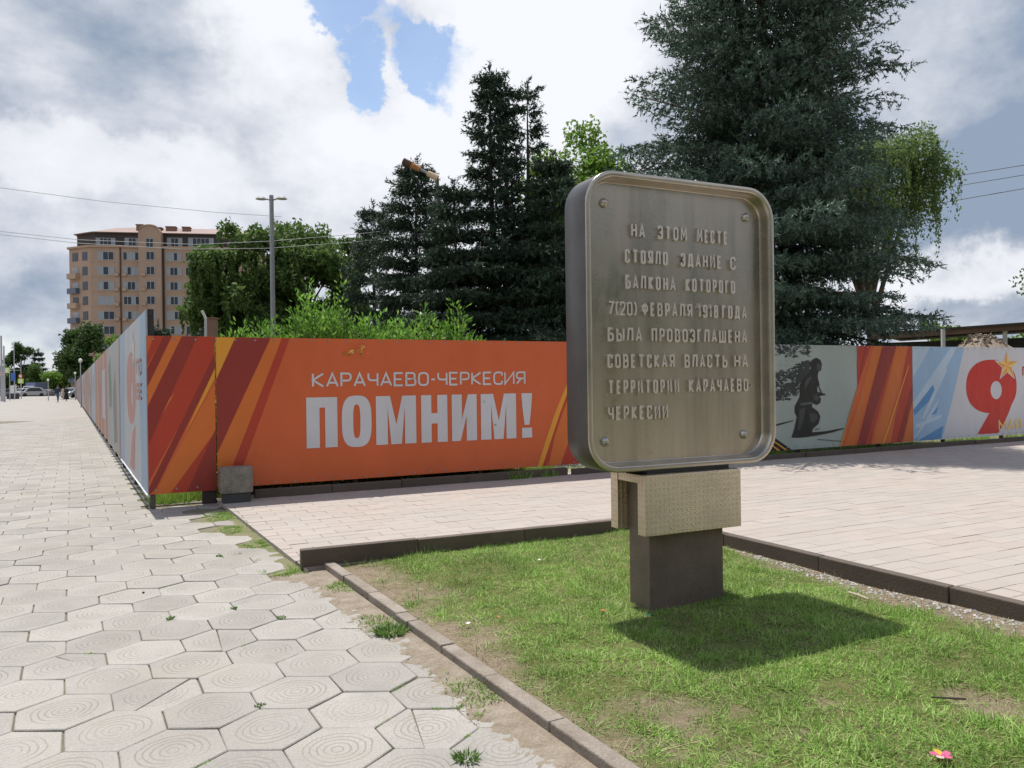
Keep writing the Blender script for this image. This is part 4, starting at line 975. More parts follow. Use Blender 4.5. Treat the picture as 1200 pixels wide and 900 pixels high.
# kerb of brown stones under the orange hoarding, concrete block
kerb_run('hoarding_kerb', C0+D*1.24+FRONT*.10+UP*0, D, [1.0, .98, 1.0, 1.0, .7], .09, -.1, .15, DN, m_kerb, jit=.006)
kerb_run('hoarding_kerb', C0+D*6.0+FRONT*.12, D, [1.0]*16, .09, -.1, .13, DN, m_kerb, jit=.006)
m_conc = mat('concrete', (.26, .235, .20), .92, scale=5, col2=(.13, .12, .10), bump=.8, bscale=25, fine=.2)
cb = C0+D*.80+FRONT*.36
blk = empty('concrete_block', cb); tag(blk, 'small weathered concrete block standing at the foot of the orange hoarding', 'concrete block')
mb = MB(); mb.box((0, 0, .16), D*.385, DN*.26, UP*.32); obj('block', mb, m_conc, blk, bevel=.012)
mb = MB(); mb.box(D*.03+DN*.02+UP*-.02, D*.33, DN*.22, UP*.18); obj('base', mb, mat('dark_concrete', (.06, .06, .06), .9, var=.2, bump=.5), blk, bevel=.01)
# strip of concrete and rough grass just behind the corner
mb = MB(); mb.box(C0+D*.08+DN*.20+UP*-.055, D*.9, DN*.22, UP*.06); tag(obj('concrete_strip', mb, m_conc), kind='structure')
mb = MB(); mb.box(C0+D*6.0+DN*.12+UP*-.055, D*2.3, DN*1.6, UP*.075); tag(obj('concrete_slab', mb, mat('pale_concrete', (.40, .37, .33), .9, var=.15, bump=.5)), kind='structure')
def rough(n, t0, t1, w0, w1, h, z0=-.06, m=m_grass, wd=.010):
    t = rng.uniform(t0, t1, n); w = rng.uniform(w0, w1, n); x = C0.x+D.x*t+DN.x*w; y = C0.y+D.y*t+DN.y*w; k = vnoise(x, y, 2.5, 71, 3) > .42
    x, y = x[k], y[k]; n = len(x); a = rng.uniform(0, 6.28, n); hh = h*rng.uniform(.3, 1, n); b = np.stack([x, y, np.full(n, z0)], -1); sd = np.stack([np.cos(a), np.sin(a), 0*a], -1)*wd
    ln = rng.normal(0, .4, (n, 2)); tp = b+np.stack([ln[:, 0]*hh, ln[:, 1]*hh, hh], -1); return np.stack([b-sd, b+sd, tp], 1)
G2 = np.concatenate([rough(16000, .05, 1.2, .25, 2.2, .20), rough(9000, 1.2, 6, .1, .5, .12), rough(5000, 4.9, 5.9, -.12, .5, .14, .03), rough(9000, 5.9, 8.5, .2, 1.5, .14), rough(26000, 8, 21, .15, 1.2, .16)])
tag(link('rough_grass', np_mesh('rough_grass', G2, 3, [m_grass])), 'rough uncut grass and weeds under and behind the orange hoarding', 'rough grass', kind='stuff')

# ================================================================== steel plaque
def m_steel(name, col, rough, kind):
    m = bpy.data.materials.new(name); m.use_nodes = True; nt = m.node_tree; N = nt.nodes; L = nt.links; p = N['Principled BSDF']
    p.inputs['Metallic'].default_value = .95; tc = N.new('ShaderNodeTexCoord')
    def nz(sc, st, det=6, rg=.6):
        mp = N.new('ShaderNodeMapping'); mp.inputs['Scale'].default_value = st; L.new(tc.outputs['Object'], mp.inputs[0])
        n = N.new('ShaderNodeTexNoise'); n.inputs['Scale'].default_value = sc; n.inputs['Detail'].default_value = det; n.inputs['Roughness'].default_value = rg; L.new(mp.outputs[0], n.inputs['Vector']); return n.outputs['Fac']
    def mr(v, a, b, c=0., d=1.):
        n = N.new('ShaderNodeMapRange'); L.new(v, n.inputs[0])
        for i, x in enumerate((a, b, c, d)): n.inputs[i+1].default_value = x
        return n.outputs[0]
    def mx(f, a, b):
        q = N.new('ShaderNodeMix'); q.data_type = 'RGBA'; L.new(f, q.inputs[0])
        for i, v in ((6, a), (7, b)):
            if isinstance(v, tuple): q.inputs[i].default_value = v+(1,)
            else: L.new(v, q.inputs[i])
        return q.outputs[2]
    if kind == 'plate':
        c = mx(mr(nz(1.5, (1, 1, .25)), .35, .65), col, tuple(x*.80 for x in col))
        c = mx(mr(nz(7, (1, 1, .06), 4),   .45, .72, 0, .65), c, tuple(x*.5 for x in col))       # rain streaks
        c = mx(mr(nz(3, (1, 1, 1), 8, .7), .60, .75, 0, .5), c, (.20, .15, .10))
        brush = nz(6, (.15, .15, 90), 3)
    else:
        c = mx(mr(nz(4, (1, 1, 1)), .35, .65), col, tuple(x*.8 for x in col))
        brush = nz(6, (1, 1, 14), 3)
    if kind == 'swirl':
        mp = N.new('ShaderNodeMapping'); mp.inputs['Scale'].default_value = (1, 1, 1); L.new(tc.outputs['UV'], mp.inputs[0])
        vo = N.new('ShaderNodeTexVoronoi'); vo.inputs['Scale'].default_value = 1; vo.inputs['Randomness'].default_value = .22; L.new(mp.outputs[0], vo.inputs['Vector'])
        ring = N.new('ShaderNodeMath'); ring.operation = 'SINE'; ml = N.new('ShaderNodeMath'); ml.operation = 'MULTIPLY'; L.new(vo.outputs['Distance'], ml.inputs[0]); ml.inputs[1].default_value = 26; L.new(ml.outputs[0], ring.inputs[0])
        c = mx(mr(vo.outputs['Distance'], .42, .10, 0, .6), c, tuple(x*.62 for x in col)); brush = ring.outputs[0]
    L.new(c, p.inputs['Base Color'])
    L.new(mr(nz(5, (1, 1, .4)), .3, .7, rough-.06, rough+.10), p.inputs['Roughness'])
    b = N.new('ShaderNodeBump'); b.inputs['Strength'].default_value = .10 if kind != 'swirl' else .5; b.inputs['Distance'].default_value = .002; L.new(brush, b.inputs['Height']); L.new(b.outputs[0], p.inputs['Normal'])
    return m
SC = Vector((1.0694, 5.0879, 0)); SS = Vector((math.sin(1.1288), math.cos(1.1288), 0)); SN = Vector((-SS.y, SS.x, 0))   # SN = away from the camera
LZ = lz(SC)
pl = empty('memorial_plaque', SC); pl.rotation_euler.z = math.atan2(SS.y, SS.x)     # local x = SS, local y = SN
tag(pl, 'steel memorial plaque with raised lettering on a dark pedestal in the lawn', 'memorial plaque')
ms_plate = m_steel('steel_face', (.54, .487, .418), .27, 'plate'); ms_rim = m_steel('steel_rim', (.55, .50, .43), .30, 'rim'); ms_sw = m_steel('swirled_steel', (.80, .67, .51), .30, 'swirl')
ms_let = m_steel('steel_letters', (.76, .71, .645), .42, 'rim')
HW, ZB_, ZT_, YF, YB = .745, .935, 2.788, -.142, .122
def rr(hw, z0, z1, r, n=9):
    o = []
    for cx_, cz_, a0 in ((hw-r, z1-r, 0), (-hw+r, z1-r, 90), (-hw+r, z0+r, 180), (hw-r, z0+r, 270)):
        for k in range(n+1):
            a = R(a0+90*k/n); o.append((cx_+r*math.cos(a), cz_+r*math.sin(a)))
    return o
def loops_mesh(ls, close_first=True, close_last=False):
    mb = MB(); n = len(ls[0])
    for l in ls: mb.v += l
    for q in range(len(ls)-1):
        for k in range(n): mb.f.append((q*n+k, q*n+(k+1) % n, (q+1)*n+(k+1) % n, (q+1)*n+k)); mb.m.append(0)
    if close_first: mb.f.append(tuple(range(n))[::-1]); mb.m.append(0)
    if close_last: mb.f.append(tuple((len(ls)-1)*n+k for k in range(n))); mb.m.append(0)
    return mb
RR = .215; rim = .036; dep = .085
def lp(ins, y, r): return [(x, y, z) for x, z in rr(HW-ins, ZB_+ins, ZT_-ins, r)]
ls = [lp(.004, YB, RR-.004), lp(0, YB-.006, RR), lp(0, YF+.007, RR), lp(.002, YF+.002, RR-.002), lp(.007, YF, RR-.007), lp(rim-.006, YF, RR-rim+.006), lp(rim, YF+.003, RR-rim)]
for t in (.15, .4, .65, .85, 1):
    a = t*math.pi/2; ls.append(lp(rim+.005+.018*(1-math.cos(a)), YF+.012+(dep-.012)*math.sin(a), RR-rim-.005-.018*(1-math.cos(a))))
ms_side_dim = m_steel('steel_side_dim_reflection', (.105, .10, .098), .42, 'rim')  # darker copy of the rim steel: dim reflected surroundings put into the colour
mb = loops_mesh(ls); n_s = len(ls[0]); mb.m = [1 if k < 2*n_s else 0 for k in range(len(mb.f))]; cas = obj('casing', mb, [ms_rim, ms_side_dim], pl, smooth=True)
b = bmesh.new(); b.from_mesh(cas.data); bmesh.ops.recalc_face_normals(b, faces=b.faces); b.to_mesh(cas.data); b.free()
sh_ = cas.data
for f in sh_.polygons: f.use_smooth = len(f.vertices) == 4
ins = rim+.021; mb = MB(); mb.v = [(x, YF+dep-.001, z) for x, z in rr(HW-ins, ZB_+ins, ZT_-ins, RR-rim-.021)]; mb.f = [tuple(range(len(mb.v)))]; mb.m = [0]
pnl = obj('face_plate', mb, ms_plate, pl)
b = bmesh.new(); b.from_mesh(pnl.data); bmesh.ops.recalc_face_normals(b, faces=b.faces)
if b.faces[:][0].normal.y > 0: bmesh.ops.reverse_faces(b, faces=b.faces[:])
b.to_mesh(pnl.data); b.free()
YP = YF+dep-.001
def sgn(px, py, y=YP):                   # pixel -> (u, z) on the plate
    v = ray(px, py); o = SC+SN*y; k = (o-Vector((0, 0, 0))).dot(SN)/v.dot(SN); Pp = Vector((0, 0, CAMZ))+v*k; return ((Pp-SC).dot(SS), Pp.z)
# bolts
m_bolt = m_steel('bolt_steel', (.55, .52, .48), .28, 'rim')
for px, py in ((707, 238), (873.5, 255), (708.5, 517.5), (871.5, 509)):
    u, z = sgn(px, py); V = []; mb = MB(); n = 16
    prof = [(.031, 0), (.031, .006), (.029, .010), (.020, .022), (.010, .027), (.0, .028)]
    for r_, h in prof[:-1]: mb.v += [(math.cos(k*6.2832/n)*r_, -h, math.sin(k*6.2832/n)*r_) for k in range(n)]
    mb.v.append((0, -.028, 0))
    for q in range(len(prof)-2):
        for k in range(n): mb.f.append((q*n+k, (q+1)*n+k, (q+1)*n+(k+1) % n, q*n+(k+1) % n)); mb.m.append(0)
    q = (len(prof)-2)*n
    for k in range(n): mb.f.append((q+k, len(mb.v)-1, q+(k+1) % n)); mb.m.append(0)
    bo = obj('bolt', mb, m_bolt, pl, (u, YP, z), smooth=True)
    b = bmesh.new(); b.from_mesh(bo.data); bmesh.ops.recalc_face_normals(b, faces=b.faces); b.to_mesh(bo.data); b.free()
# raised letters
S5 = lambda x, y: (640+x/4.0897, 180+y/4.0897)
S6 = lambda x, y: (640+x/4.0897, 380+y/4.0897)
rows = [(S5, [('НА', 400, 466, 404, 408), ('ЭТОМ', 527, 666, 412, 421), ('МЕСТЕ', 715, 860, 424, 442)]),
        (S5, [('СТОЯЛО', 370, 575, 526, 536), ('ЗДАНИЕ', 636, 832, 545, 556), ('С', 874, 899, 557, 559)]),
        (S5, [('БАЛКОНА', 372, 612, 650, 657), ('КОТОРОГО', 660, 897, 662, 676)]),
        (S5, [('7(20)', 290, 428, 776, 779), ('ФЕВРАЛЯ', 450, 692, 779, 784), ('1918', 722, 816, 787, 790), ('ГОДА', 834, 952, 792, 796)]),
        (S6, [('БЫЛА', 287, 452, 82, 83), ('ПРОВОЗГЛАШЕНА', 497, 954, 84, 95)]),
        (S6, [('СОВЕТСКАЯ', 286, 608, 206, 209), ('ВЛАСТЬ', 655, 860, 208, 210), ('НА', 893, 959, 209, 210)]),
        (S6, [('ТЕРРИТОРИИ', 289, 630, 330, 329), ('КАРАЧАЕВО-', 676, 980, 328, 326)]),
        (S6, [('ЧЕРКЕСИИ', 290, 577, 460, 452)])]
def fS(u, z, w): return Vector((u, YP-.0005-w, z))
for Sx, words in rows:
    zz = []
    for w, xa, xb, ya, yb in words: zz += [sgn(*Sx(xa, ya))[1], sgn(*Sx(xb, yb))[1]]
    z = sum(zz)/len(zz)
    for w, xa, xb, ya, yb in words:
        u0, u1 = sgn(*Sx(xa, ya))[0], sgn(*Sx(xb, yb))[0]
        if w == 'С' or w == 'НА': pass
        place_word(w, pl, fS, u0, u1, z, .088, ms_let, t=.165 if '(' not in w else .14, ext=.019, gap=.20 if '(' not in w else .12)
# saddle: two cheeks and a bridge, in swirled steel
pw, pd = .5892/2, .2247/2; ov, th_ = .085, .082
def swirl_uv(o, sc=.034):
    me = o.data; uv = me.uv_layers.new(name='sw')
    for f in me.polygons:
        n = f.normal
        for li in f.loop_indices:
            c = me.vertices[me.loops[li].vertex_index].co
            uv.data[li].uv = (c.x/sc, c.z/sc) if abs(n.y) > .5 else ((c.y/sc, c.z/sc) if abs(n.x) > .5 else (c.x/sc, c.y/sc))
sad = None
zs0, zs1 = .535, .912
mb = MB(); mb.bx(-pw-ov, pw+ov, -pd-th_, -pd-.001, zs0, zs1); o = obj('saddle_cheek', mb, ms_sw, pl, bevel=.003); swirl_uv(o)
mb = MB(); mb.bx(-pw-ov, pw+ov, pd+.001, pd+th_, zs0, zs1); o = obj('saddle_cheek', mb, ms_sw, pl, bevel=.003); swirl_uv(o)
mb = MB(); mb.bx(-pw-ov+.004, pw+ov-.004, -pd+.001, pd-.001, zs1-.055, zs1-.002); o = obj('saddle_bridge', mb, ms_sw, pl, bevel=.003); swirl_uv(o)
mb = MB(); mb.bx(-pw-.03, pw+.03, -pd-.03, pd+.02, zs1, ZB_+.004); obj('spacer', mb, mat('dark_spacer', (.03, .028, .025), .8), pl)
m_ped = mat('pedestal_brown', (.19, .145, .12), .6, scale=4, col2=(.13, .10, .082), bump=.25, bscale=60, fine=.12, metal=.25)
mb = MB(); mb.bx(-pw, pw, -pd, pd, -.05, zs1-.057); obj('pedestal', mb, m_ped, pl, bevel=.006)

# ================================================================== vegetation
def leaf_mat(name, c1, c2, c3, tr=.3, rough=.6): 
    m = gmat(name, c1, c2, c3, tr); m.node_tree.nodes['Principled BSDF'].inputs['Roughness'].default_value = rough; return m
m_bark = mat('bark', (.10, .075, .055), .95, var=.3, scale=6, bump=.8, bscale=20)
m_spruce = leaf_mat('spruce_needles', (.05, .092, .068), (.085, .14, .105), (.19, .265, .20), .12)
m_spruce2 = leaf_mat('dark_spruce_needles', (.035, .065, .048), (.055, .092, .062), (.09, .13, .08), .12)
m_decid = leaf_mat('green_leaves', (.075, .135, .035), (.11, .185, .05), (.17, .25, .075), .4)
m_lime = leaf_mat('lime_leaves', (.10, .20, .03), (.15, .27, .04), (.22, .34, .07), .45)
m_birch = leaf_mat('birch_leaves', (.09, .16, .045), (.14, .22, .065), (.23, .31, .12), .4)
m_darkleaf = leaf_mat('dark_leaves', (.04, .08, .025), (.06, .11, .03), (.09, .15, .045), .3)
def nrm(a): return a/np.maximum(np.linalg.norm(a, axis=-1, keepdims=True), 1e-9)
def blade_set(P0, ax_, ln, wd, spread, k, r):
    """k narrow leaves round each twig: P0 (n,3) twig bases, ax_ unit axes, ln twig lengths"""
    n = len(P0); t = r.random((n, k, 1)); base = P0[:, None, :]+ax_[:, None, :]*ln[:, None, None]*t
    d = nrm(ax_[:, None, :]*.75+r.normal(0, 1, (n, k, 3))*spread); s = nrm(np.cross(d, r.normal(0, 1, (n, k, 3))))
    L_ = (wd[1]*r.uniform(.6, 1.2, (n, k, 1))); w = wd[0]*r.uniform(.6, 1.3, (n, k, 1))
    return np.stack([base-s*w, base+s*w, base+d*L_], 2).reshape(-1, 3, 3)
def conifer(name, loc, H, RB, nb, label, m, seed, twl=.30, nw=(.010, .075), kk=16, lowest=.06, droop=.30, pw_=.85, tops=1, cat='spruce tree', dens=1., group=None, ragged=.3):
    r = np.random.default_rng(seed); root = empty(name, loc); tag(root, label, cat, group)
    mb = MB()
    offs = [(0, 0, 1.)] if tops == 1 else [(-.45, .1, 1.), (.15, 0, .97), (1.0, .1, .96)][:tops]
    n = 10
    for (ox, oy, hs) in offs:
        mb.tube([(ox*min(1, k/n*1.6), oy*k/n, H*hs*k/n) for k in range(n+1)], [max(.012, H*.017*(1-k/n)) for k in range(n+1)], 8)
    P0 = []; AX = []; LN = []; sc = twl/.30
    nwh = max(8, int(H*1.55/sc)); per = max(4, int(nb/nwh))
    for w_ in range(nwh):
        for pi_ in range(per):
            bi = w_*per+pi_
            ox, oy, hs = offs[bi % len(offs)] if r.random() < .75 else offs[0]
            f = lowest+(1-lowest)*max(0, (w_+r.normal(0, .10))/nwh)**.92; f = min(.985, max(lowest*.7, f))
            a = pi_*6.2832/per+w_*1.1+r.normal(0, .22)
            lump = 1+ragged*math.sin(a*2+f*9+seed)*.5+ragged*math.sin(a*3-f*17+seed*2)*.5
            z0 = f*H*hs; L_ = (RB*(1-f)**pw_+.16)*r.uniform(.62, 1.08)*lump
            if tops > 1 and f > .5: L_ *= .60
            if 4.1 < RB < 4.6 and z0 < 3.4 and -(math.cos(a)*DN.x+math.sin(a)*DN.y) > .1: L_ = min(L_, 2.2+max(0, z0-2.2)*1.6)
            up = .62*f-.10+r.normal(0, .07); m_ = max(4, int(L_/(.16*sc))); tt = np.linspace(0, 1, m_+1)
            hx = L_*tt; zz = z0+up*L_*tt-droop*L_*tt**1.7+droop*.75*L_*np.clip(tt-.5, 0, 1)**1.3
            pts = np.stack([ox*min(1, f*1.6)+hx*math.cos(a), oy*f+hx*math.sin(a), zz], -1)
            if bi % 2 == 0: q = pts[::max(1, m_//4)]; mb.tube([Vector(p) for p in q], [max(.006, .012*L_*(1-.9*k/len(q))) for k in range(len(q))], 4, cap=False)
            sd = np.array([-math.sin(a), math.cos(a), 0.]); bw = r.uniform(.20, .34)
            for k in range(1, m_+1):
                t = tt[k]; p = pts[k]; fw = nrm(pts[k]-pts[k-1])
                if t < .22 and r.random() < .6: continue
                sw = ((1-t)**.8*min(1, t*2.2+.3))*L_*bw*1.25+.10*sc; nt = max(2, int(dens*(1.6+sw/(.085*sc))))
                for q in range(nt):
                    sgn_ = 1 if r.random() < .5 else -1; u = r.random()*sw
                    base = p+sd*sgn_*u+fw*u*.5+np.array([0, 0, -.10*u]); hang = r.random() < .34
                    ax1 = nrm(sd*sgn_*r.uniform(.1, .8)+fw*r.uniform(.5, 1.0)+np.array([0, 0, -1.3 if hang else r.uniform(-.35, .35)]))
                    P0.append(base); AX.append(ax1); LN.append(twl*r.uniform(.55, 1.15))
            P0.append(pts[-1]); AX.append(nrm(pts[-1]-pts[-2])); LN.append(twl*1.2)
    for ox, oy, hs in offs:
        for k in range(12): P0.append(np.array([ox, oy, H*hs-.07*k-.1])); AX.append(nrm(np.array([r.normal(0, .45), r.normal(0, .45), .8]))); LN.append(twl*.8)
    obj('trunk', mb, m_bark, root, smooth=True)
    V = blade_set(np.array(P0), np.array(AX), np.array(LN), nw, .62, kk, r); print(name, len(V))
    link('crown', np_mesh('crown', V, 3, [m]), root); return root
def blob_cloud(clumps, n, size, r, asp=.5, droop=0.):
    """leaves spread through overlapping clumps (x,y,z,rx,rz); four-cornered leaves"""
    w = np.array([c[3]**2*c[4]**.8 for c in clumps]); ids = r.choice(len(clumps), n, p=w/w.sum()); c = np.array(clumps)[ids]
    d = nrm(r.normal(0, 1, (n, 3))); rad = r.random(n)**.38; jag = 1+.18*np.sin(d[:, 0]*7+ids)+.15*np.sin(d[:, 1]*9+2*ids)+.12*np.sin(d[:, 2]*11)
    p = c[:, :3]+d*np.stack([c[:, 3], c[:, 3], c[:, 4]], -1)*(rad*jag)[:, None]
    a = nrm(r.normal(0, 1, (n, 3))+np.array([0, 0, -droop])); b = nrm(np.cross(a, r.normal(0, 1, (n, 3)))); s = size*r.uniform(.6, 1.3, (n, 1))
    return np.stack([p-a*s, p+b*s*asp, p+a*s, p-b*s*asp], 1)
def broadleaf(name, loc, H, RX, n, size, m, label, seed, z0=.3, nclump=26, trunk=True, sz=.33, group=None, asp=.5, droop=0., hang=0, cat='tree', flat=1.):
    r = np.random.default_rng(seed); root = empty(name, loc); tag(root, label, cat, group); cl = []
    for k in range(nclump):
        d = nrm(r.normal(0, 1, 3)); rr_ = r.random()**.45; zc = H*(z0+1)/2; rz = H*(1-z0)/2
        s = RX*sz*r.uniform(.6, 1.3); cl.append((d[0]*(RX-s*.7)*rr_, d[1]*(RX-s*.7)*rr_*flat, zc+d[2]*(rz-s*.6)*rr_, s, s*r.uniform(.6, .95)))
    mb = MB()
    if trunk:
        mb.tube([(0, 0, 0), (.05, 0, H*.25), (0, .05, H*.5), (.05, 0, H*.8)], [H*.028, H*.02, H*.013, .03], 8)
        for c in cl[:12]: mb.tube([(0, 0, H*r.uniform(.2, .5)), (c[0]*.5, c[1]*.5, c[2]*.8), (c[0], c[1], c[2])], [H*.009, H*.006, .012], 5)
        obj('trunk', mb, m_bark, root, smooth=True)
    V = blob_cloud(cl, n, size, r, asp, droop)
    if hang:
        base = np.array(cl)[r.choice(len(cl), hang)]; a = r.uniform(0, 6.28, hang); px_ = base[:, 0]+np.cos(a)*base[:, 3]*.9; py_ = base[:, 1]+np.sin(a)*base[:, 3]*.9; L_ = r.uniform(.5, 1.9, hang)*RX*.35
        k = 26; t = r.random((hang, k)); P_ = np.stack([px_[:, None]+.12*np.sin(t*4+a[:, None])*t+0*t, py_[:, None]+0*t, base[:, 2][:, None]-t*L_[:, None]], -1).reshape(-1, 3)+r.normal(0, .03, (hang*k, 3))
        n2 = len(P_); aa = nrm(r.normal(0, .6, (n2, 3))+np.array([0, 0, -1.])); bb = nrm(np.cross(aa, r.normal(0, 1, (n2, 3)))); s = size*r.uniform(.6, 1.2, (n2, 1)); V = np.concatenate([V, np.stack([P_-aa*s, P_+bb*s*asp, P_+aa*s, P_-bb*s*asp], 1)])
    link('crown', np_mesh('crown', V, 4, [m]), root); return root
def on(px, Y): v = atY(px, 450, Y); return (v.x, Y, -.05)
# big blue spruce
conifer('spruce_tree', on(898, 17.6), 16.6, 4.45, 700, 'huge blue-green spruce towering behind the plaque and the poster of a soldier', m_spruce, 3, twl=.29, nw=(.0155, .097), kk=14, lowest=.09, pw_=.86, dens=1.0, droop=.24, ragged=.24)
# dark spruces in the middle
conifer('spruce_tree', on(592, 30), 13.9, 3.7, 430, 'tall dark spruce with several separate leaders in the middle of the trees', m_spruce2, 12, twl=.38, nw=(.026, .15), kk=12, tops=3, droop=.35, pw_=.8, dens=1.2)
conifer('spruce_tree', on(490, 32), 10.9, 3.0, 270, 'shorter dark spruce behind the boom, left of the tall spruce with several leaders', m_spruce2, 14, twl=.38, nw=(.026, .15), kk=11, dens=1.2, droop=.3, pw_=.7)
conifer('spruce_tree', on(440, 36), 10.0, 2.8, 190, 'narrow dark spruce at the left end of the spruces, beside the leafy tree', m_spruce2, 15, twl=.38, nw=(.026, .15), kk=11, dens=1.2, droop=.3)
conifer('spruce_tree', on(652, 29), 10.2, 3.0, 240, 'low dark spruce half hidden behind the left edge of the plaque', m_spruce2, 16, twl=.38, nw=(.026, .15), kk=11, dens=1.2, droop=.3)
conifer('spruce_tree', on(536, 29), 9.2, 3.0, 240, 'low dark spruce behind the end of the bright shrub hedge', m_spruce2, 17, twl=.38, nw=(.026, .15), kk=11, dens=1.2, droop=.3)
# broadleaved
broadleaf('leafy_tree', on(278, 40), 11.0, 2.75, 26000, .13, m_decid, 'dense green tree with drooping branches between the flats and the lamp pole', 21, z0=.12, nclump=34, hang=420, droop=.6)
broadleaf('leafy_tree', on(350, 42), 11.2, 2.9, 24000, .13, m_decid, 'dense green tree right behind the lamp pole', 22, z0=.15, nclump=34, hang=200, droop=.3)
broadleaf('leafy_tree', on(402, 44), 11.3, 2.4, 18000, .13, m_decid, 'green tree between the lamp pole and the dark spruces', 23, z0=.12, nclump=28)
broadleaf('leafy_tree', on(678, 38), 14.3, 4.0, 42000, .13, m_lime, 'pale green leafy tree between the tall dark spruce and the huge spruce', 24, z0=.25, nclump=64, sz=.30)
broadleaf('birch_tree', on(1022, 25.5), 9.9, 3.1, 26000, .055, m_birch, 'weeping birch whose pale strands hang beside the right of the huge spruce', 25, z0=.60, nclump=30, sz=.26, hang=900, droop=.8, cat='birch tree')
broadleaf('leafy_tree', on(1110, 62), 6.6, 2.6, 9000, .16, m_lime, 'pale distant tree above the low roof right of the huge spruce', 26, z0=.1, nclump=22)
broadleaf('leafy_tree', on(1210, 58), 6.3, 2.6, 9000, .16, m_lime, 'bright lime tree above the low roof at the right edge of the picture', 27, z0=.1, nclump=20)
broadleaf('leafy_tree', on(1296, 27), 6.3, 2.5, 12000, .08, m_decid, 'tree at the right edge whose twig tips reach into the picture', 28, z0=.45, nclump=22, hang=120)
broadleaf('leafy_tree', on(97, 108), 11.2, 4.1, 14000, .24, m_darkleaf, 'broad dark tree in front of the flats at the end of the side hoarding', 29, z0=.05, nclump=30)
broadleaf('leafy_tree', on(136, 44), 4.9, 1.15, 5000, .10, m_lime, 'small lime green tree peeping over the side hoarding', 30, z0=.1, nclump=14, sz=.4)
broadleaf('leafy_tree', on(72, 168), 6.4, 4.2, 7000, .22, m_lime, 'low bright green tree beyond the walkers', 31, z0=.05, nclump=18)
broadleaf('leafy_tree', on(50, 170), 7.0, 3.8, 7000, .22, m_decid, 'low green tree beyond the parked cars', 32, z0=.05, nclump=18)
broadleaf('leafy_tree', on(4, 190), 8.4, 4.6, 6000, .3, m_darkleaf, 'dark tree behind the poles at the left edge', 33, z0=.05, nclump=18)
broadleaf('pine_tree', on(25, 170), 12.6, 3.4, 5500, .22, m_darkleaf, 'dark flat-topped pine at the far left of the street', 34, z0=.25, nclump=17, sz=.30, cat='pine tree')
broadleaf('leafy_tree', on(30, 176), 7.2, 5.0, 6000, .25, m_darkleaf, 'dark low tree under the flat-topped pine', 35, z0=.0, nclump=16)
conifer('spruce_tree', on(45, 172), 10.2, 3.0, 110, 'small pointed spruce between the flat-topped pine and the broad dark tree', m_spruce2, 36, twl=.6, nw=(.07, .35), kk=6)
conifer('spruce_tree', on(186, 24), 3.6, .62, 90, 'tiny conifer peeping over the first orange panel in front of the flats', m_spruce2, 37, twl=.2, nw=(.02, .10), kk=8)
conifer('spruce_tree', on(236, 26), 3.5, .75, 90, 'tiny conifer beside the brick pillar above the orange hoarding', m_spruce2, 38, twl=.2, nw=(.02, .10), kk=8)
# far belt of trees closing the horizon behind everything
r_ = np.random.default_rng(99); V = []
for k in range(60):
    a = -.75+1.55*k/59; Y = 210+20*r_.random(); x = math.tan(a)*Y
    if -.62 < x/Y < -.50: continue
    cl = [(x+r_.normal(0, 4), Y+r_.normal(0, 4), 2+r_.random()*3.5, 3.4, 2.6) for _ in range(6)]; V.append(blob_cloud(cl, 900, .5, r_))
for k in range(46):  # added unseen trees behind the camera, there only for the steel to reflect
    a = math.pi*(.62+.78*k/45) ; rd_ = 40+r_.normal(0, 3); x = math.sin(a)*rd_*(1 if k % 2 else 1.02); y = math.cos(a)*rd_
    cl = [(x+r_.normal(0, 2), y+r_.normal(0, 2), 2.5+r_.random()*7, 3.0, 2.6) for _ in range(6)]; V.append(blob_cloud(cl, 700, .42, r_))
tag(link('distant_and_added_woods', np_mesh('distant_and_added_woods', np.concatenate(V), 4, [m_darkleaf])), 'belt of dark trees along the horizon, plus an unseen ring added behind the viewpoint', 'woods', kind='stuff')

# bright shrubs behind the hoarding: upright shoots
def shrub(t, w, H, RX, nsh, label, seed, m=m_leafy, lf=.042):
    r = np.random.default_rng(seed); base = C0+D*t+DN*w; root = empty('shrub', (base.x, base.y, -.06)); tag(root, label, 'shrub', 'shrubs behind the orange hoarding')
    mb = MB(); P_ = []; A_ = []
    for k in range(nsh):
        a = r.uniform(0, 6.28); q = math.sqrt(r.random()); b0 = np.array([math.cos(a)*q*RX*.55, math.sin(a)*q*RX*.45, 0]); hh = H*r.uniform(.55, 1.03)*(1-.25*q)
        tip = b0*1.6+np.array([r.normal(0, .12), r.normal(0, .12), hh]); m_ = int(60+hh*34); t_ = r.uniform(.0, 1, m_)**.9
        bend = np.array([r.normal(0, .15), r.normal(0, .12), 0]); pos = b0+(tip-b0)*t_[:, None]+bend*(t_*(1-t_))[:, None]*1.5
        if k % 3 == 0: mb.tube([Vector(b0), Vector(b0+(tip-b0)*.5+bend*.375), Vector(tip)], [.012, .008, .003], 4, cap=False)
        side = .13*(1.15-t_)[:, None]+.025; off = r.normal(0, 1, (m_, 3))*side; P_.append(pos+off); A_.append(nrm(off*np.array([1, 1, .3])*8+np.array([0, 0, .55])))
    P_ = np.concatenate(P_); A_ = np.concatenate(A_); n = len(P_); b_ = nrm(np.cross(A_, r.normal(0, 1, (n, 3)))); s = lf*r.uniform(.7, 1.25, (n, 1))
    V = np.stack([P_, P_+A_*s+b_*s*.36, P_+A_*s*2, P_+A_*s-b_*s*.36], 1)
    obj('stems', mb, m_bark, root); link('leaves', np_mesh('leaves', V, 4, [m]), root)
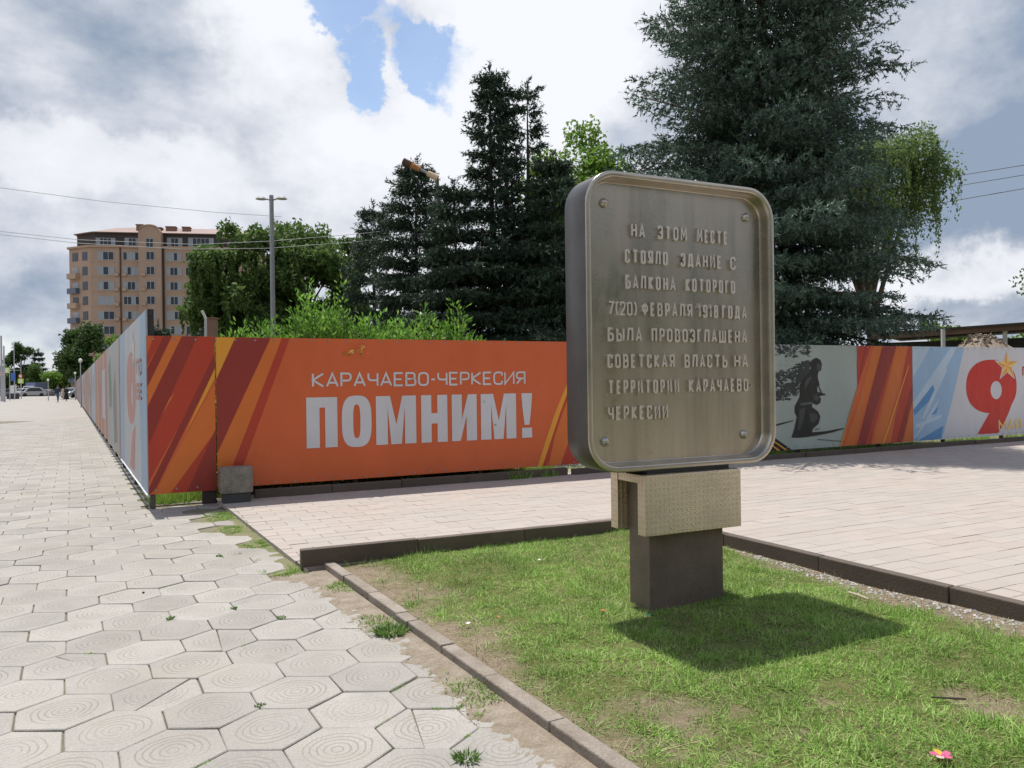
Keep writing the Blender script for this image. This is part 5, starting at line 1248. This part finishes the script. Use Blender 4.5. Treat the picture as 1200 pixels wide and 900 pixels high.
shr = [(1.15, .8, 2.62, .42, 90, 'low loose shrub next to the brick pillar'), (1.65, 1.0, 2.80, .5, 110, 'bright shrub left of the lamp pole'), (2.25, 1.1, 3.28, .55, 130, 'tallest bright shrub, just right of the lamp pole'),
       (2.80, 1.0, 3.05, .5, 120, 'bright shrub right of the tallest one, above the word on the banner'), (3.35, .9, 2.90, .52, 170, 'middle low shrub over the orange banner'),
       (3.90, .9, 2.88, .52, 170, 'bright shrub with long upright shoots over the banner lettering'), (4.42, .8, 2.82, .50, 160, 'shrub with thin shoots second from the right end of the row'), (4.85, .7, 2.55, .40, 110, 'smallest shrub at the right end of the row')]
for k, (t, w, H, RX, n, lab) in enumerate(shr): shrub(t, w, H, RX, n, lab, 50+k)
shrub(6.6, 1.8, 2.4, .5, 40, 'dark green shrub behind the left edge of the plaque', 70, m_decid)

# ================================================================== flats
m_brick = mat('tan_brick', (.43, .30, .23), .9, var=.10, scale=.15, fine=.08, bscale=3)
m_brick2 = mat('brown_brick', (.26, .155, .11), .9, var=.10, scale=.2, fine=.08, bscale=3)
m_cream = mat('cream_trim', (.47, .33, .24), .85); m_roof = mat('roof_sheet', (.25, .16, .14), .7, var=.1, scale=.3); m_mans = mat('mansard', (.05, .038, .035), .7)
m_fr = mat('window_frame', (.42, .42, .43), .6); m_gl = mat('window_glass', (.035, .05, .075), .15, spec=.6); m_cur = mat('curtained_glass', (.33, .36, .40), .35); m_pipe = mat('drainpipe', (.06, .04, .035), .7)
m_balc = mat('balcony_glazing', (.10, .13, .18), .25)
A0 = atY(108, 450, 158); A0.z = 0; fa = Vector((math.sin(R(80)), math.cos(R(80)), 0)); fn_ = Vector((fa.y, -fa.x, 0))  # fn_ to the camera
bl_ = empty('apartment_building', A0); tag(bl_, 'tan brick block of flats with dark attic storey and brown hip roof behind the trees', 'building')
bl_.rotation_euler.z = math.atan2(fa.y, fa.x)      # local: x along the front, -y towards the camera
def bu(px, py=330):
    v = ray(px, py); o = A0; n = fn_; k = (o-Vector((0, 0, CAMZ))).dot(n)/v.dot(n); Pp = Vector((0, 0, CAMZ))+v*k; return ((Pp-A0).dot(fa), Pp.z)
ztop = bu(140, 290)[1]; zatt = bu(140, 272)[1]; zr = bu(140, 266)[1]
UW = 33.0; chx, chy = -5.2, 3.4
fp_ = [(0, 0), (UW, 0), (UW, 15), (chx, 15), (chx, chy)]
mb = MB(); mb.prism([(x, y, 0) for x, y in fp_], (0, 0, ztop)); obj('wall', mb, m_brick, bl_)
mb = MB(); mb.prism([(x*1+(.35 if x == UW else -.35), y+(.35 if y > 10 else -.35), ztop+.002) for x, y in fp_], (0, 0, .35)); obj('cornice', mb, m_cream, bl_)
att = [(.6, 1.0), (UW-.6, 1.0), (UW-.6, 14), (chx+1.2, 14), (chx+1.2, chy+1.0)]
mb = MB(); mb.prism([(x, y, ztop+.352) for x, y in att], (0, 0, zatt-ztop-.36)); obj('attic', mb, m_mans, bl_)
mb = MB(); e = .5; q = [(.6-e, 1-e), (UW-.6+e, 1-e), (UW-.6+e, 14+e), (chx+1.2-e, 14+e), (chx+1.2-e, chy+1-e)]; n = len(q)
rd = [(6, 7.0), (UW-6, 7.0), (UW-6, 8.2), (2.5, 8.2), (2.5, 8.0)]
mb.v = [(x, y, zatt-.008) for x, y in q]+[(x, y, zatt+.12) for x, y in q]+[(x, y, zr+1.3) for x, y in rd]
for a, b in ((0, n), (n, 2*n)):
    for k in range(n): mb.f.append((a+k, a+(k+1) % n, b+(k+1) % n, b+k)); mb.m.append(0)
mb.f.append(tuple(range(2*n, 3*n))); mb.f.append(tuple(range(n))[::-1]); mb.m += [0, 0]
rf = obj('roof', mb, m_roof, bl_)
for a, b, y0_, y1_ in ((154, 162, 262, 272), (171.5, 184, 265.5, 272), (189.5, 201, 264.5, 274), (209, 218, 265, 276)):
    u0, z1_ = bu(a, y0_); u1 = bu(b, y0_)[0]; mb = MB(); mb.bx(u0, u1, 3.2, 4.6, zatt-.2, z1_+.35); mb.bx(u0-.12, u1+.12, 3.08, 4.72, z1_+.352, z1_+.55); obj('chimney', mb, m_brick2, rf)
# protruding bay with rounded gable
u0, u1 = bu(164)[0], bu(190.5)[0]; zg = bu(177, 272)[1]; mb = MB(); n = 10
pr = [(u0, -.9, 0), (u1, -.9, 0), (u1, -.9, zg)]+[((u0+u1)/2+(u1-u0)/2*math.cos(math.pi*k/n)*.8, -.9, zg+.35+(.9)*math.sin(math.pi*k/n)) for k in range(n+1)]+[(u0, -.9, zg)]
mb.prism(pr, (0, 2.6, 0)); obj('bay', mb, m_brick, bl_)
mb = MB(); ga = [((u0+u1)/2+(u1-u0)/2*math.cos(math.pi*k/n)*.86, -1.1, zg+.38+1.0*math.sin(math.pi*k/n)) for k in range(n+1)]
for k in range(n): mb.box(Vector(ga[k])-Vector((0, 0, .18)), Vector(ga[k+1])-Vector(ga[k]), (0, .25, 0), (0, 0, .22))
obj('gable_trim', mb, m_cream, bl_)
for px, w in ((141.5, .22), (191.5, .45), (229.5, .25)):
    u = bu(px)[0]; mb = MB(); mb.bx(u-w/2, u+w/2, -.18, -.004, 0, ztop+.3); obj('drainpipe', mb, m_pipe, bl_)
pitch = (bu(140, 300)[1]-bu(140, 387)[1])/5; zc0 = bu(140, 300)[1]
def window(par, u0, u1, zc, h, nl, y=0, seed=0, arch=False):
    mb = MB(); f = .10
    mb.bx(u0, u1, y-.10, y-.004, zc-h/2, zc-h/2+f); mb.bx(u0, u1, y-.10, y-.004, zc+h/2-f, zc+h/2)
    for k in range(nl+1):
        u = u0+(u1-u0-f)*k/nl; mb.bx(u, u+f, y-.095, y-.004, zc-h/2+f+.002, zc+h/2-f-.002)
    w = obj('window', mb, m_fr, par); rr_ = random.Random(seed)
    for k in range(nl):
        a = u0+(u1-u0-f)*k/nl+f; b = u0+(u1-u0-f)*(k+1)/nl; mb = MB(); mb.bx(a+.005, b-.005, y-.05, y-.004, zc-h/2+f+.004, zc+h/2-f-.004)
        edge_ = k in (0, nl-1) and nl > 2; obj('pane', mb, m_cur if (edge_ and rr_.random() < .55) or rr_.random() < .22 else m_gl, w)
    return w
cols = [(114.5, 134, 3, 0), (144.5, 165-1.5, 4, 0), (173, 183, 2, -.9), (195, 213, 4, 0), (217.5, 227, 2, 0), (231.5, 252, 6, 0), (262, 280, 4, 0)]
sd = 0
for fl in range(9):
    zc = zc0-fl*pitch
    for a, b, nl, y in cols:
        sd += 1; window(bl_, bu(a)[0], bu(b)[0], zc, 1.75, nl, y, sd)
    # string course
    mb = MB(); mb.bx(.02, UW-.02, -.06, -.002, zc-1.35, zc-1.27); obj('string_course', mb, m_cream, bl_)
    # narrow windows and little balconies on the splayed corner
    cd = Vector((chx, chy, 0)); L_ = cd.length; cd.normalize(); cn = Vector((-cd.y, cd.x, 0)); cn = cn if cn.y < 0 else -cn
    for s0, s1, m_ in ((.9, 2.3, m_gl), (3.6, 5.2, m_cur)):
        mb = MB(); mb.box(cd*s1+cn*.004+UP*(zc-.85), cd*(s0-s1), cn*.08, UP*1.7); obj('window', mb, m_ if fl % 3 else m_gl, bl_)
    if fl > 0: mb = MB(); mb.box(cd*5.9+cn*.01+UP*(zc-1.5), cd*-2.6, cn*.9, UP*1.1); obj('balcony', mb, m_cream if fl % 2 else m_balc, bl_)
for a, b, nl in ((111, 134, 5), (145, 163, 4), (195, 213, 4), (220, 250, 6)):
    sd += 1; window(bl_, bu(a)[0], bu(b)[0], bu(a, 283)[1], 1.9, nl, 1.0, sd)
sd += 1; window(bl_, bu(173)[0], bu(182)[0], bu(177, 286)[1], 2.0, 2, -.9, sd)
for px in (137, 146, 170):
    for fl in (1, 2, 3, 4):
        if random.random() < .55: u = bu(px)[0]; mb = MB(); mb.bx(u-.4, u+.4, -.4 if px < 160 else -1.3, -.01 if px < 160 else -.91, zc0-fl*pitch-1.1, zc0-fl*pitch-.5); obj('air_conditioner', mb, m_cream, bl_)

# brick pillar and bent pipe just behind the first panel
v = atY(247.5, 375, 17.5); mb = MB(); mb.bx(-.11, .11, -.1, .1, -.05, v.z+.02); mb.bx(-.13, .13, -.12, .12, v.z+.022, v.z+.05)
tag(obj('brick_pillar', mb, m_brick2, None, (v.x, v.y, 0)), 'short brown brick pillar standing behind the joint of the first two orange panels', 'pillar')
a = atY(241, 395, 12.5); b = atY(241, 373, 12.5); c = atY(236.5, 364, 12.5); mb = MB(); mb.tube([Vector((a.x, a.y, 0)), a, b, c], .022, 8)
tag(obj('bent_pipe', mb, mat('white_pipe', (.65, .64, .60), .5)), 'thin white pipe with a bent top beside the brick pillar', 'pipe')

# lamp pole, wires
m_pole = mat('galvanised_pole', (.30, .31, .32), .5, .4, var=.15, scale=2)
v = atY(318, 229, 21); lpole = empty('street_lamp', (v.x, v.y, 0)); tag(lpole, 'tall grey lamp pole with two small lamp heads above the bright shrubs', 'street lamp')
mb = MB(); mb.tube([(0, 0, -.05), (0, 0, v.z*.5), (0, 0, v.z)], [.075, .065, .058], 12); obj('pole', mb, m_pole, lpole, smooth=False)
for s in (-1, 1):
    mb = MB(); mb.tube([(s*.06, 0, v.z-.12), (s*.25, 0, v.z-.06)], .022, 6); arm = obj('arm', mb, m_pole, lpole)
    mb = MB(); n = 12
    for z_, r1 in ((v.z-.12, .02), (v.z-.10, .15), (v.z-.05, .11), (v.z-.02, .03)): mb.v += [(s*.28+math.cos(k*6.2832/n)*r1, math.sin(k*6.2832/n)*r1, z_) for k in range(n)]
    for q in range(3):
        for k in range(n): mb.f.append((q*n+k, q*n+(k+1) % n, (q+1)*n+(k+1) % n, (q+1)*n+k)); mb.m.append(0)
    mb.f += [tuple(range(n))[::-1], tuple(range(3*n, 4*n))]; mb.m += [0, 0]
    obj('lamp_head', mb, mat('lamp_head', (.40, .41, .43), .5), lpole)
m_wire = mat('wire', (.22, .23, .24), .6)
def wire(pts, Y, rad, label, group, m=m_wire):
    P_ = [atY(x, y, Y if not hasattr(Y, '__len__') else Y[0]+(Y[1]-Y[0])*k/(len(pts)-1)) for k, (x, y) in enumerate(pts)]
    mb = MB(); mb.tube(P_, rad, 5, cap=False); tag(obj('overhead_wire', mb, m), label, 'wire', group)
m_wire2 = mat('pale_wire', (.40, .41, .42), .5)
wire([(-120, 262), (0, 271), (92, 281), (230, 286.5), (318, 282.5), (421, 274), (520, 262)], (26, 34), .011, 'upper of the two pale wires crossing in front of the flats and leafy trees', None, m_wire2)
wire([(-120, 264), (0, 275), (92, 285), (215, 292), (314, 291), (421, 283), (520, 272)], (26, 34), .011, 'lower of the two pale wires crossing in front of the flats and leafy trees', None, m_wire2)
wire([(-120, 208), (0, 220), (120, 236), (255, 249), (330, 254)], (30, 40), .010, 'thin grey wire crossing the sky above the flats', None)
m_wd = mat('dark_wire', (.05, .05, .06), .6)
wire([(1040, 219), (1110, 208), (1200, 193.5), (1320, 172)], (30, 26), .013, 'top wire of the three at the right edge of the sky', None, m_wd)
wire([(1040, 231), (1115, 219), (1200, 205), (1320, 186)], (30, 26), .013, 'middle wire of the three at the right edge of the sky', None, m_wd)
wire([(1040, 247), (1105, 237.5), (1200, 221), (1320, 199)], (30, 26), .013, 'bottom wire of the three at the right edge of the sky', None, m_wd)

# boom sticking out of the spruce top
m_crane = mat('crane_orange', (.50, .20, .06), .6, var=.2, scale=3); m_crb = mat('crane_brown', (.10, .055, .035), .7); m_crp = mat('crane_pale', (.80, .58, .38), .6)
a = atY(472.5, 188.5, 30.6); b = atY(491, 198, 30.6); c = atY(509, 207, 30.6); d = (c-a).normalized()
bo = empty('lifting_boom', (c.x, 34.2, 0)); tag(bo, 'rusty orange boom tip sticking out from the top of the shorter dark spruce', 'boom')
o_ = Vector((c.x, 34.2, 0)); side = d.cross(UP).normalized()
mb = MB(); mb.tube([a-o_, a+d*.35-o_], [.13, .13], 10); obj('boom_tip', mb, m_crb, bo)
mb = MB(); mb.tube([a+d*.352-o_, b+d*.05-o_], [.115, .10], 10); obj('boom', mb, m_crane, bo)
mb = MB(); mb.tube([b+d*.05-o_, c-o_], [.06, .06], 8); obj('boom_rod', mb, m_pole, bo)
mb = MB(); mb.tube([c-d*.30-o_, c+d*.15-o_], [.11, .13], 8); obj('boom_joint', mb, m_crp, bo)
mb = MB(); mb.tube([c+d*.1-o_, Vector((.3, .2, 4)), Vector((.3, .2, -.05))], [.08, .12, .16], 8); obj('mast', mb, m_pole, bo)

# low canopy building and rubble heap behind the white poster
zc_ = [atY(1085, 387.5, 33), atY(1200, 379.5, 31)]
m_fas = mat('brown_fascia', (.13, .075, .05), .7, var=.2, scale=1); m_shed = mat('dark_shed', (.045, .045, .055), .8, var=.2); m_post = mat('pale_post', (.5, .5, .5), .7)
p = zc_[0].copy(); q = zc_[1]+(zc_[1]-zc_[0])*1.2; p = p+(p-zc_[1])*.6; dd_ = (q-p); dh = Vector((dd_.x, dd_.y, 0)).normalized(); nn = Vector((-dh.y, dh.x, 0))
o_ = Vector((p.x, p.y, 0)); L_ = Vector((dd_.x, dd_.y, 0)).length; zt_ = (p.z+q.z)/2
sh = empty('low_shed', o_); tag(sh, 'long low dark shed with a brown roof edge beyond the white poster', 'shed')
pz, qz = p.z, q.z
mb = MB(); mb.box(UP*(pz-.24), dh*L_+UP*(qz-pz), nn*.15, UP*.22); obj('fascia', mb, m_fas, sh)
mb = MB(); mb.box(UP*(pz-.018)-nn*.08, dh*L_+UP*(qz-pz), nn*8, UP*.08); obj('roof', mb, m_mans, sh)
mb = MB(); mb.box(nn*2.2, dh*L_, nn*5, UP*(min(pz, qz)-.3)); obj('wall', mb, m_shed, sh)
for px in (1104.5, 1177):
    v = atY(px, 395, 31.5); mb = MB(); v = v-o_; mb.bx(v.x-.06, v.x+.06, v.y-.1, v.y+.02, 0, v.z+.36); obj('post', mb, m_post, sh)
m_rub = mat('rubble', (.27, .215, .17), .95, island=.35); V = []
v = atY(1152, 450, 26.5); r_ = np.random.default_rng(5); mb = MB()
for k in range(3600):
    a = r_.uniform(0, 6.28); q = math.sqrt(r_.random()); x = math.cos(a)*q*1.75; y = math.sin(a)*q*1.3; h = 2.95*(1-q**2.2*.9)+r_.normal(0, .04); s = r_.uniform(.03, .13)
    if h < 1.6: continue
    b = len(mb.v); pts = [Vector(nrm(r_.normal(0, 1, 3)))*s*r_.uniform(.6, 1.1) for _ in range(5)]; mb.v += [(x+t.x, y+t.y, h-.05+t.z) for t in pts]
    for t in ((0, 1, 2), (0, 2, 3), (0, 3, 1), (4, 1, 2), (4, 2, 3), (4, 3, 1)): mb.f.append(tuple(b+i for i in t)); mb.m.append(0)
ub = len(mb.v); n = 24
for q, h in ((1.0, 0), (.9, 1.0), (.7, 1.9), (.45, 2.5), (.2, 2.83), (0.02, 2.9)): mb.v += [(math.cos(k*6.2832/n)*1.95*q*(1+.08*math.sin(k*3+q*9)), math.sin(k*6.2832/n)*1.5*q*(1+.1*math.sin(k*2+q*5)), h) for k in range(n)]
for l in range(5):
    for k in range(n): mb.f.append((ub+l*n+k, ub+l*n+(k+1) % n, ub+(l+1)*n+(k+1) % n, ub+(l+1)*n+k)); mb.m.append(0)
tag(obj('rubble_heap', mb, m_rub, None, (v.x, v.y, -.05)), 'heap of brown building rubble showing above the white poster', 'rubble', kind='stuff')

# ================================================================== far street
def skin_body(name, joints, edges, radii, mats, zsplit, parent):
    me = bpy.data.meshes.new(name); me.from_pydata(joints, edges, []); o = bpy.data.objects.new(name, me); COL.objects.link(o)
    sk = o.modifiers.new('s', 'SKIN'); 
    if not me.skin_vertices: 
        b = bmesh.new(); b.from_mesh(me); b.verts.layers.skin.verify(); b.to_mesh(me); b.free()
    for i, r1 in enumerate(radii): me.skin_vertices[0].data[i].radius = (r1, r1*.8)
    me.skin_vertices[0].data[0].use_root = True
    sb = o.modifiers.new('b', 'SUBSURF'); sb.levels = 1; sb.render_levels = 1
    bpy.context.view_layer.update(); m2 = bpy.data.meshes.new_from_object(o.evaluated_get(bpy.context.evaluated_depsgraph_get())); bpy.data.objects.remove(o)
    m2.materials.clear()
    for q in mats: m2.materials.append(q)
    for f in m2.polygons:
        f.use_smooth = True; z = f.center.z; f.material_index = sum(1 for s in zsplit if z > s)
    return link(name, m2, parent)
m_navy = mat('navy_cloth', (.03, .04, .09), .9); m_black = mat('black_cloth', (.018, .018, .022), .9); m_skin = mat('skin', (.50, .33, .25), .6); m_beige = mat('beige_cloth', (.50, .42, .34), .9); m_hair = mat('dark_hair', (.03, .02, .018), .7); m_shoe = mat('shoe', (.30, .28, .27), .7); m_greytr = mat('grey_trousers', (.10, .11, .14), .9)
def person(px, Y, H, top, legs, label, skirt=False, stride=.13, bag=False):
    v = atY(px, 450, Y); root = empty('person', (v.x, v.y, -.01)); s = H/1.75; tag(root, label, 'person')
    J = [(0, 0, .95), (0, 0, 1.15), (0, 0, 1.38), (0, .01, 1.50), (0, .01, 1.60), (0, .01, 1.72), (-.10, 0, .90), (-.11, stride, .50), (-.11, stride*1.6, .08), (-.11, stride*1.6-.12, .03), (.10, 0, .90), (.11, -stride*.6, .50), (.11, -stride*1.3, .10), (.11, -stride*1.3-.12, .05),
         (-.19, 0, 1.40), (-.25, .03, 1.12), (-.26, -.06, .88), (-.26, -.08, .79), (.19, 0, 1.40), (.25, -.02, 1.12), (.27, .06, .88), (.27, .07, .79)]
    E = [(0, 1), (1, 2), (2, 3), (3, 4), (4, 5), (0, 6), (6, 7), (7, 8), (8, 9), (0, 10), (10, 11), (11, 12), (12, 13), (2, 14), (14, 15), (15, 16), (16, 17), (2, 18), (18, 19), (19, 20), (20, 21)]
    rad = [.16, .15, .18, .06, .10, .07, .10, .07, .045, .04, .10, .07, .045, .04, .07, .05, .038, .03, .07, .05, .038, .03]
    skin_body('body', [(x*s, y*s, z*s) for x, y, z in J], E, [q*s for q in rad], [m_shoe, legs, top, m_skin], (.10*s, .92*s, 1.48*s), root)
    mb = MB(); n = 10
    for z_, r1 in ((1.60, .085), (1.66, .105), (1.74, .095), (1.785, .05)): mb.v += [(math.cos(k*6.2832/n)*r1*s, (.03+math.sin(k*6.2832/n)*r1)*s, z_*s) for k in range(n)]
    for q in range(3):
        for k in range(n): mb.f.append((q*n+k, q*n+(k+1) % n, (q+1)*n+(k+1) % n, (q+1)*n+k)); mb.m.append(0)
    mb.f.append(tuple(range(3*n, 4*n))); mb.m.append(0); obj('hair', mb, m_hair, root, smooth=True)
    if skirt:
        mb = MB(); n = 14
        for z_, r1 in ((.22, .30), (.5, .26), (.8, .21), (1.0, .17)): mb.v += [(math.cos(k*6.2832/n)*r1*s*(1+.08*(k % 2)), math.sin(k*6.2832/n)*r1*s*.8, z_*s) for k in range(n)]
        for q in range(3):
            for k in range(n): mb.f.append((q*n+k, q*n+(k+1) % n, (q+1)*n+(k+1) % n, (q+1)*n+k)); mb.m.append(0)
        obj('skirt', mb, legs, root, smooth=True)
person(67.5, 80, 1.80, m_navy, m_greytr, 'man in a dark blue top walking on the pavement, leftmost of the three walkers')
person(77.5, 88, 1.68, m_black, m_black, 'woman in a long black dress walking on the pavement near the side hoarding', skirt=True)
person(73.8, 96, 1.62, m_beige, m_beige, 'figure in pale beige clothes between the man in blue and the woman in black')
m_wcar = mat('white_car_paint', (.62, .63, .65), .25, spec=.6); m_scar = mat('silver_car_paint', (.42, .43, .45), .28, .5); m_tyre = mat('tyre', (.02, .02, .02), .9); m_cg = mat('car_glass', (.03, .04, .05), .1, spec=.8); m_lampg = mat('headlight', (.7, .72, .74), .15); m_gcar = mat('grey_car_paint', (.20, .20, .22), .3, .4)
def car(px, Y, m, rz, label, tall=1.5, l=4.4):
    v = atY(px, 450, Y); root = empty('parked_car', (v.x, v.y, -.03)); root.rotation_euler.z = rz; tag(root, label, 'car'); w = .88; t = tall
    prof = [(-l/2, .32), (-l/2, .78), (-l/2+.25, .92), (-l/2+.9, .98), (-l/2+1.5, t-.06), (-l/2+2.0, t), (l/2-1.4, t), (l/2-.75, t-.12), (l/2-.15, 1.02), (l/2, .80), (l/2, .32), (l/2-.4, .24), (-l/2+.4, .24)]
    mb = MB(); mb.prism([(x, -w, z) for x, z in prof], (0, 2*w, 0)); o = obj('body', mb, m, root, bevel=.06)
    gl_ = [(-l/2+1.02, .99), (-l/2+1.56, t-.14), (l/2-1.2, t-.14), (l/2-.62, .99)]
    for s in (-1, 1): mb = MB(); mb.prism([(x, s*(w+.004), z) for x, z in gl_], (0, s*.012, 0)); obj('side_window', mb, m_cg, root)
    mb = MB(); mb.prism([(-l/2+.93, -w+.10, 1.02), (-l/2+1.47, -w+.16, t-.08), (-l/2+1.47, w-.16, t-.08), (-l/2+.93, w-.10, 1.02)], (-.03, 0, .03)); obj('windscreen', mb, m_cg, root)
    mb = MB(); mb.prism([(l/2-.72, -w+.16, t-.16), (l/2-.18, -w+.1, 1.06), (l/2-.18, w-.1, 1.06), (l/2-.72, w-.16, t-.16)], (.03, 0, .03)); obj('rear_window', mb, m_cg, root)
    for s in (-1, 1):
        mb = MB(); mb.bx(-l/2-.012, -l/2+.02, s*.62-.17, s*.62+.17, .62, .78); obj('headlight', mb, m_lampg, root)
        for x in (-l/2+.85, l/2-.85): mb = MB(); mb.tube([(x, s*(w-.16), .33), (x, s*(w+.03), .33)], .33, 14); obj('wheel', mb, m_tyre, root)
    mb = MB(); mb.bx(-l/2-.02, -l/2+.0, -.3, .3, .40, .56); obj('grille', mb, m_tyre, root)
car(27, 150, m_wcar, R(70), 'white car parked behind the round sign, leftmost of the pale cars', 1.6)
car(38, 146, m_scar, R(40), 'silver white car in the middle of the parked cars', 1.75)
car(51, 150, m_gcar, R(-5), 'low grey car half hidden at the right end of the parked row', 1.3)
car(87, 118, m_wcar, R(80), 'white car beyond the far end of the side hoarding', 1.55)
car(1, 150, m_gcar, R(60), 'grey car cut by the left edge of the picture', 1.5)
# small van body behind the cars
v = atY(36.5, 450, 158); vn = empty('delivery_van', (v.x, v.y, -.03)); tag(vn, 'blue and white box van behind the parked silver car', 'van')
m_vb = mat('van_blue', (.16, .20, .36), .5); 
mb = MB(); mb.bx(-1.0, 1.0, -.2, 3.6, .55, 2.7); obj('cargo_box', mb, m_vb, vn, bevel=.04)
mb = MB(); mb.prism([(-.95, -.22, .5), (-.95, -1.5, .5), (-.95, -1.55, 1.2), (-.95, -1.0, 2.0), (-.95, -.22, 2.05)], (1.9, 0, 0)); cb_ = obj('cab', mb, m_wcar, vn, bevel=.04)
mb = MB(); mb.prism([(-.8, -1.545, 1.25), (-.8, -1.06, 1.92), (.8, -1.06, 1.92), (.8, -1.545, 1.25)], (0, -.02, .01)); obj('windscreen', mb, m_cg, vn)
for x in (-.9, .9):
    for y in (-1.0, 2.7): mb = MB(); mb.tube([(x-.1, y, .35), (x+.1, y, .35)], .35, 12); obj('wheel', mb, m_tyre, vn)
# poles, signs, lamps at the far left
m_pw = mat('pale_pole', (.42, .43, .45), .6); m_ygr = mat('yellow_green_sign', (.55, .75, .10), .5); m_sw = mat('white_sign', (.75, .75, .75), .5); m_sb = mat('blue_sign', (.05, .15, .50), .5); m_sred = mat('red_sign', (.6, .08, .06), .5); m_amber = mat('orange_board', (.75, .35, .05), .5); m_globe = mat('lamp_globe', (.75, .74, .70), .4)
def pole(px, ytop, Y, rad, label, name='street_pole', m=m_pw, globe=False):
    v = atY(px, ytop, Y); root = empty(name, (v.x, v.y, -.03)); tag(root, label, 'street lamp' if globe else 'pole')
    mb = MB(); mb.tube([(0, 0, 0), (0, 0, v.z*.5), (0, 0, v.z)], [rad*1.25, rad, rad*.8], 8); obj('pole', mb, m, root)
    if globe:
        mb = MB(); n = 10
        for k in range(7):
            a = -math.pi/2+math.pi*k/6; mb.v += [(math.cos(q*6.2832/n)*.14*max(.05, math.cos(a)), math.sin(q*6.2832/n)*.14*max(.05, math.cos(a)), v.z+.1+.16*math.sin(a)) for q in range(n)]
        for q in range(6):
            for k in range(n): mb.f.append((q*n+k, q*n+(k+1) % n, (q+1)*n+(k+1) % n, (q+1)*n+k)); mb.m.append(0)
        obj('globe', mb, m_globe, root, smooth=True)
    return root
pole(1.2, 393, 95, .13, 'thick pale pole at the very left edge of the picture')
pole(4.4, 405, 90, .10, 'pale pole just right of the one at the left edge')
p3 = pole(16.3, 402, 110, .07, 'thin pale mast in front of the flat-topped pine')
p4 = pole(24.3, 421, 115, .06, 'pole carrying the round sign and the yellow-green crossing sign')
pole(56.3, 446, 95, .05, 'short post with a white globe lamp left of the walkers', 'street_lamp', globe=True)
pole(94.2, 423.5, 60, .04, 'globe lamp on a thin post rising behind the side hoarding', 'street_lamp', globe=True)
pole(88, 438, 95, .05, 'farther globe lamp just above the end of the side hoarding', 'street_lamp', globe=True)
def sign(parent, px, py, w, h, m, name, Y, rnd=False):
    v = atY(px, py, Y)-parent.location; mb = MB()
    if rnd: mb.tube([(v.x, -.16, v.z), (v.x, -.13, v.z)], w/2, 16)
    else: mb.bx(v.x-w/2, v.x+w/2, -.16, -.13, v.z-h/2, v.z+h/2)
    return obj(name, mb, m, parent)
sign(p4, 24.7, 440.8, .62, .62, m_sred, 'round_sign', 115, True); s_ = sign(p4, 24.7, 440.8, .42, .42, m_sw, 'sign_face', 115, True); s_.location.y = -.02
sign(p4, 25, 446.5, .80, .72, m_ygr, 'crossing_sign', 115); s_ = sign(p4, 25, 446.5, .46, .50, m_sw, 'sign_face', 115); s_.location.y = -.012
sign(p3, 16.3, 441.5, .62, 1.15, m_sb, 'blue_sign', 110)
p5 = pole(11.2, 431, 100, .05, 'short pole with a hanging crossing sign near the left edge'); sign(p5, 9.4, 434, .55, .72, m_ygr, 'crossing_sign', 100); s_ = sign(p5, 9.0, 434, .38, .5, m_sw, 'sign_face', 100); s_.location.y = -.012
mb = MB(); v = atY(11.2, 434, 100)-p5.location; mb.bx(v.x, v.x+1.4, -.03, .03, v.z-.03, v.z+.03); obj('arm', mb, m_pw, p5)
v = atY(1, 438, 98); mb = MB(); mb.bx(-.35, .5, -.05, .05, v.z-.25, v.z+.25); b0 = empty('hanging_board', (v.x, v.y, 0)); tag(b0, 'small orange board on a post at the left edge', 'sign'); obj('board', mb, m_amber, b0); mb = MB(); mb.bx(-.05, .05, .052, .12, 0, v.z+.2); obj('post', mb, m_pw, b0)
v = atY(15, 450, 112); kb = empty('advertising_stand', (v.x, v.y, -.03)); tag(kb, 'white advertising stand on a black base near the left edge', 'stand')
mb = MB(); mb.bx(-.45, .45, -.1, .1, .9, 2.0); obj('board', mb, m_sw, kb); mb = MB(); mb.bx(-.85, .85, -.15, .15, 0, .85); obj('base', mb, m_shed, kb, bevel=.03)
mb = MB(); mb.bx(-.9, .9, 0, .3, 0, .3)
tag(obj('street_kerb', (lambda q: (q.bx(-60, 40, 0, .2, -.05, .10), q)[1])(MB()), mat('kerb_far', (.4, .38, .35), .9), None, (-110, 151, 0)), kind='structure')
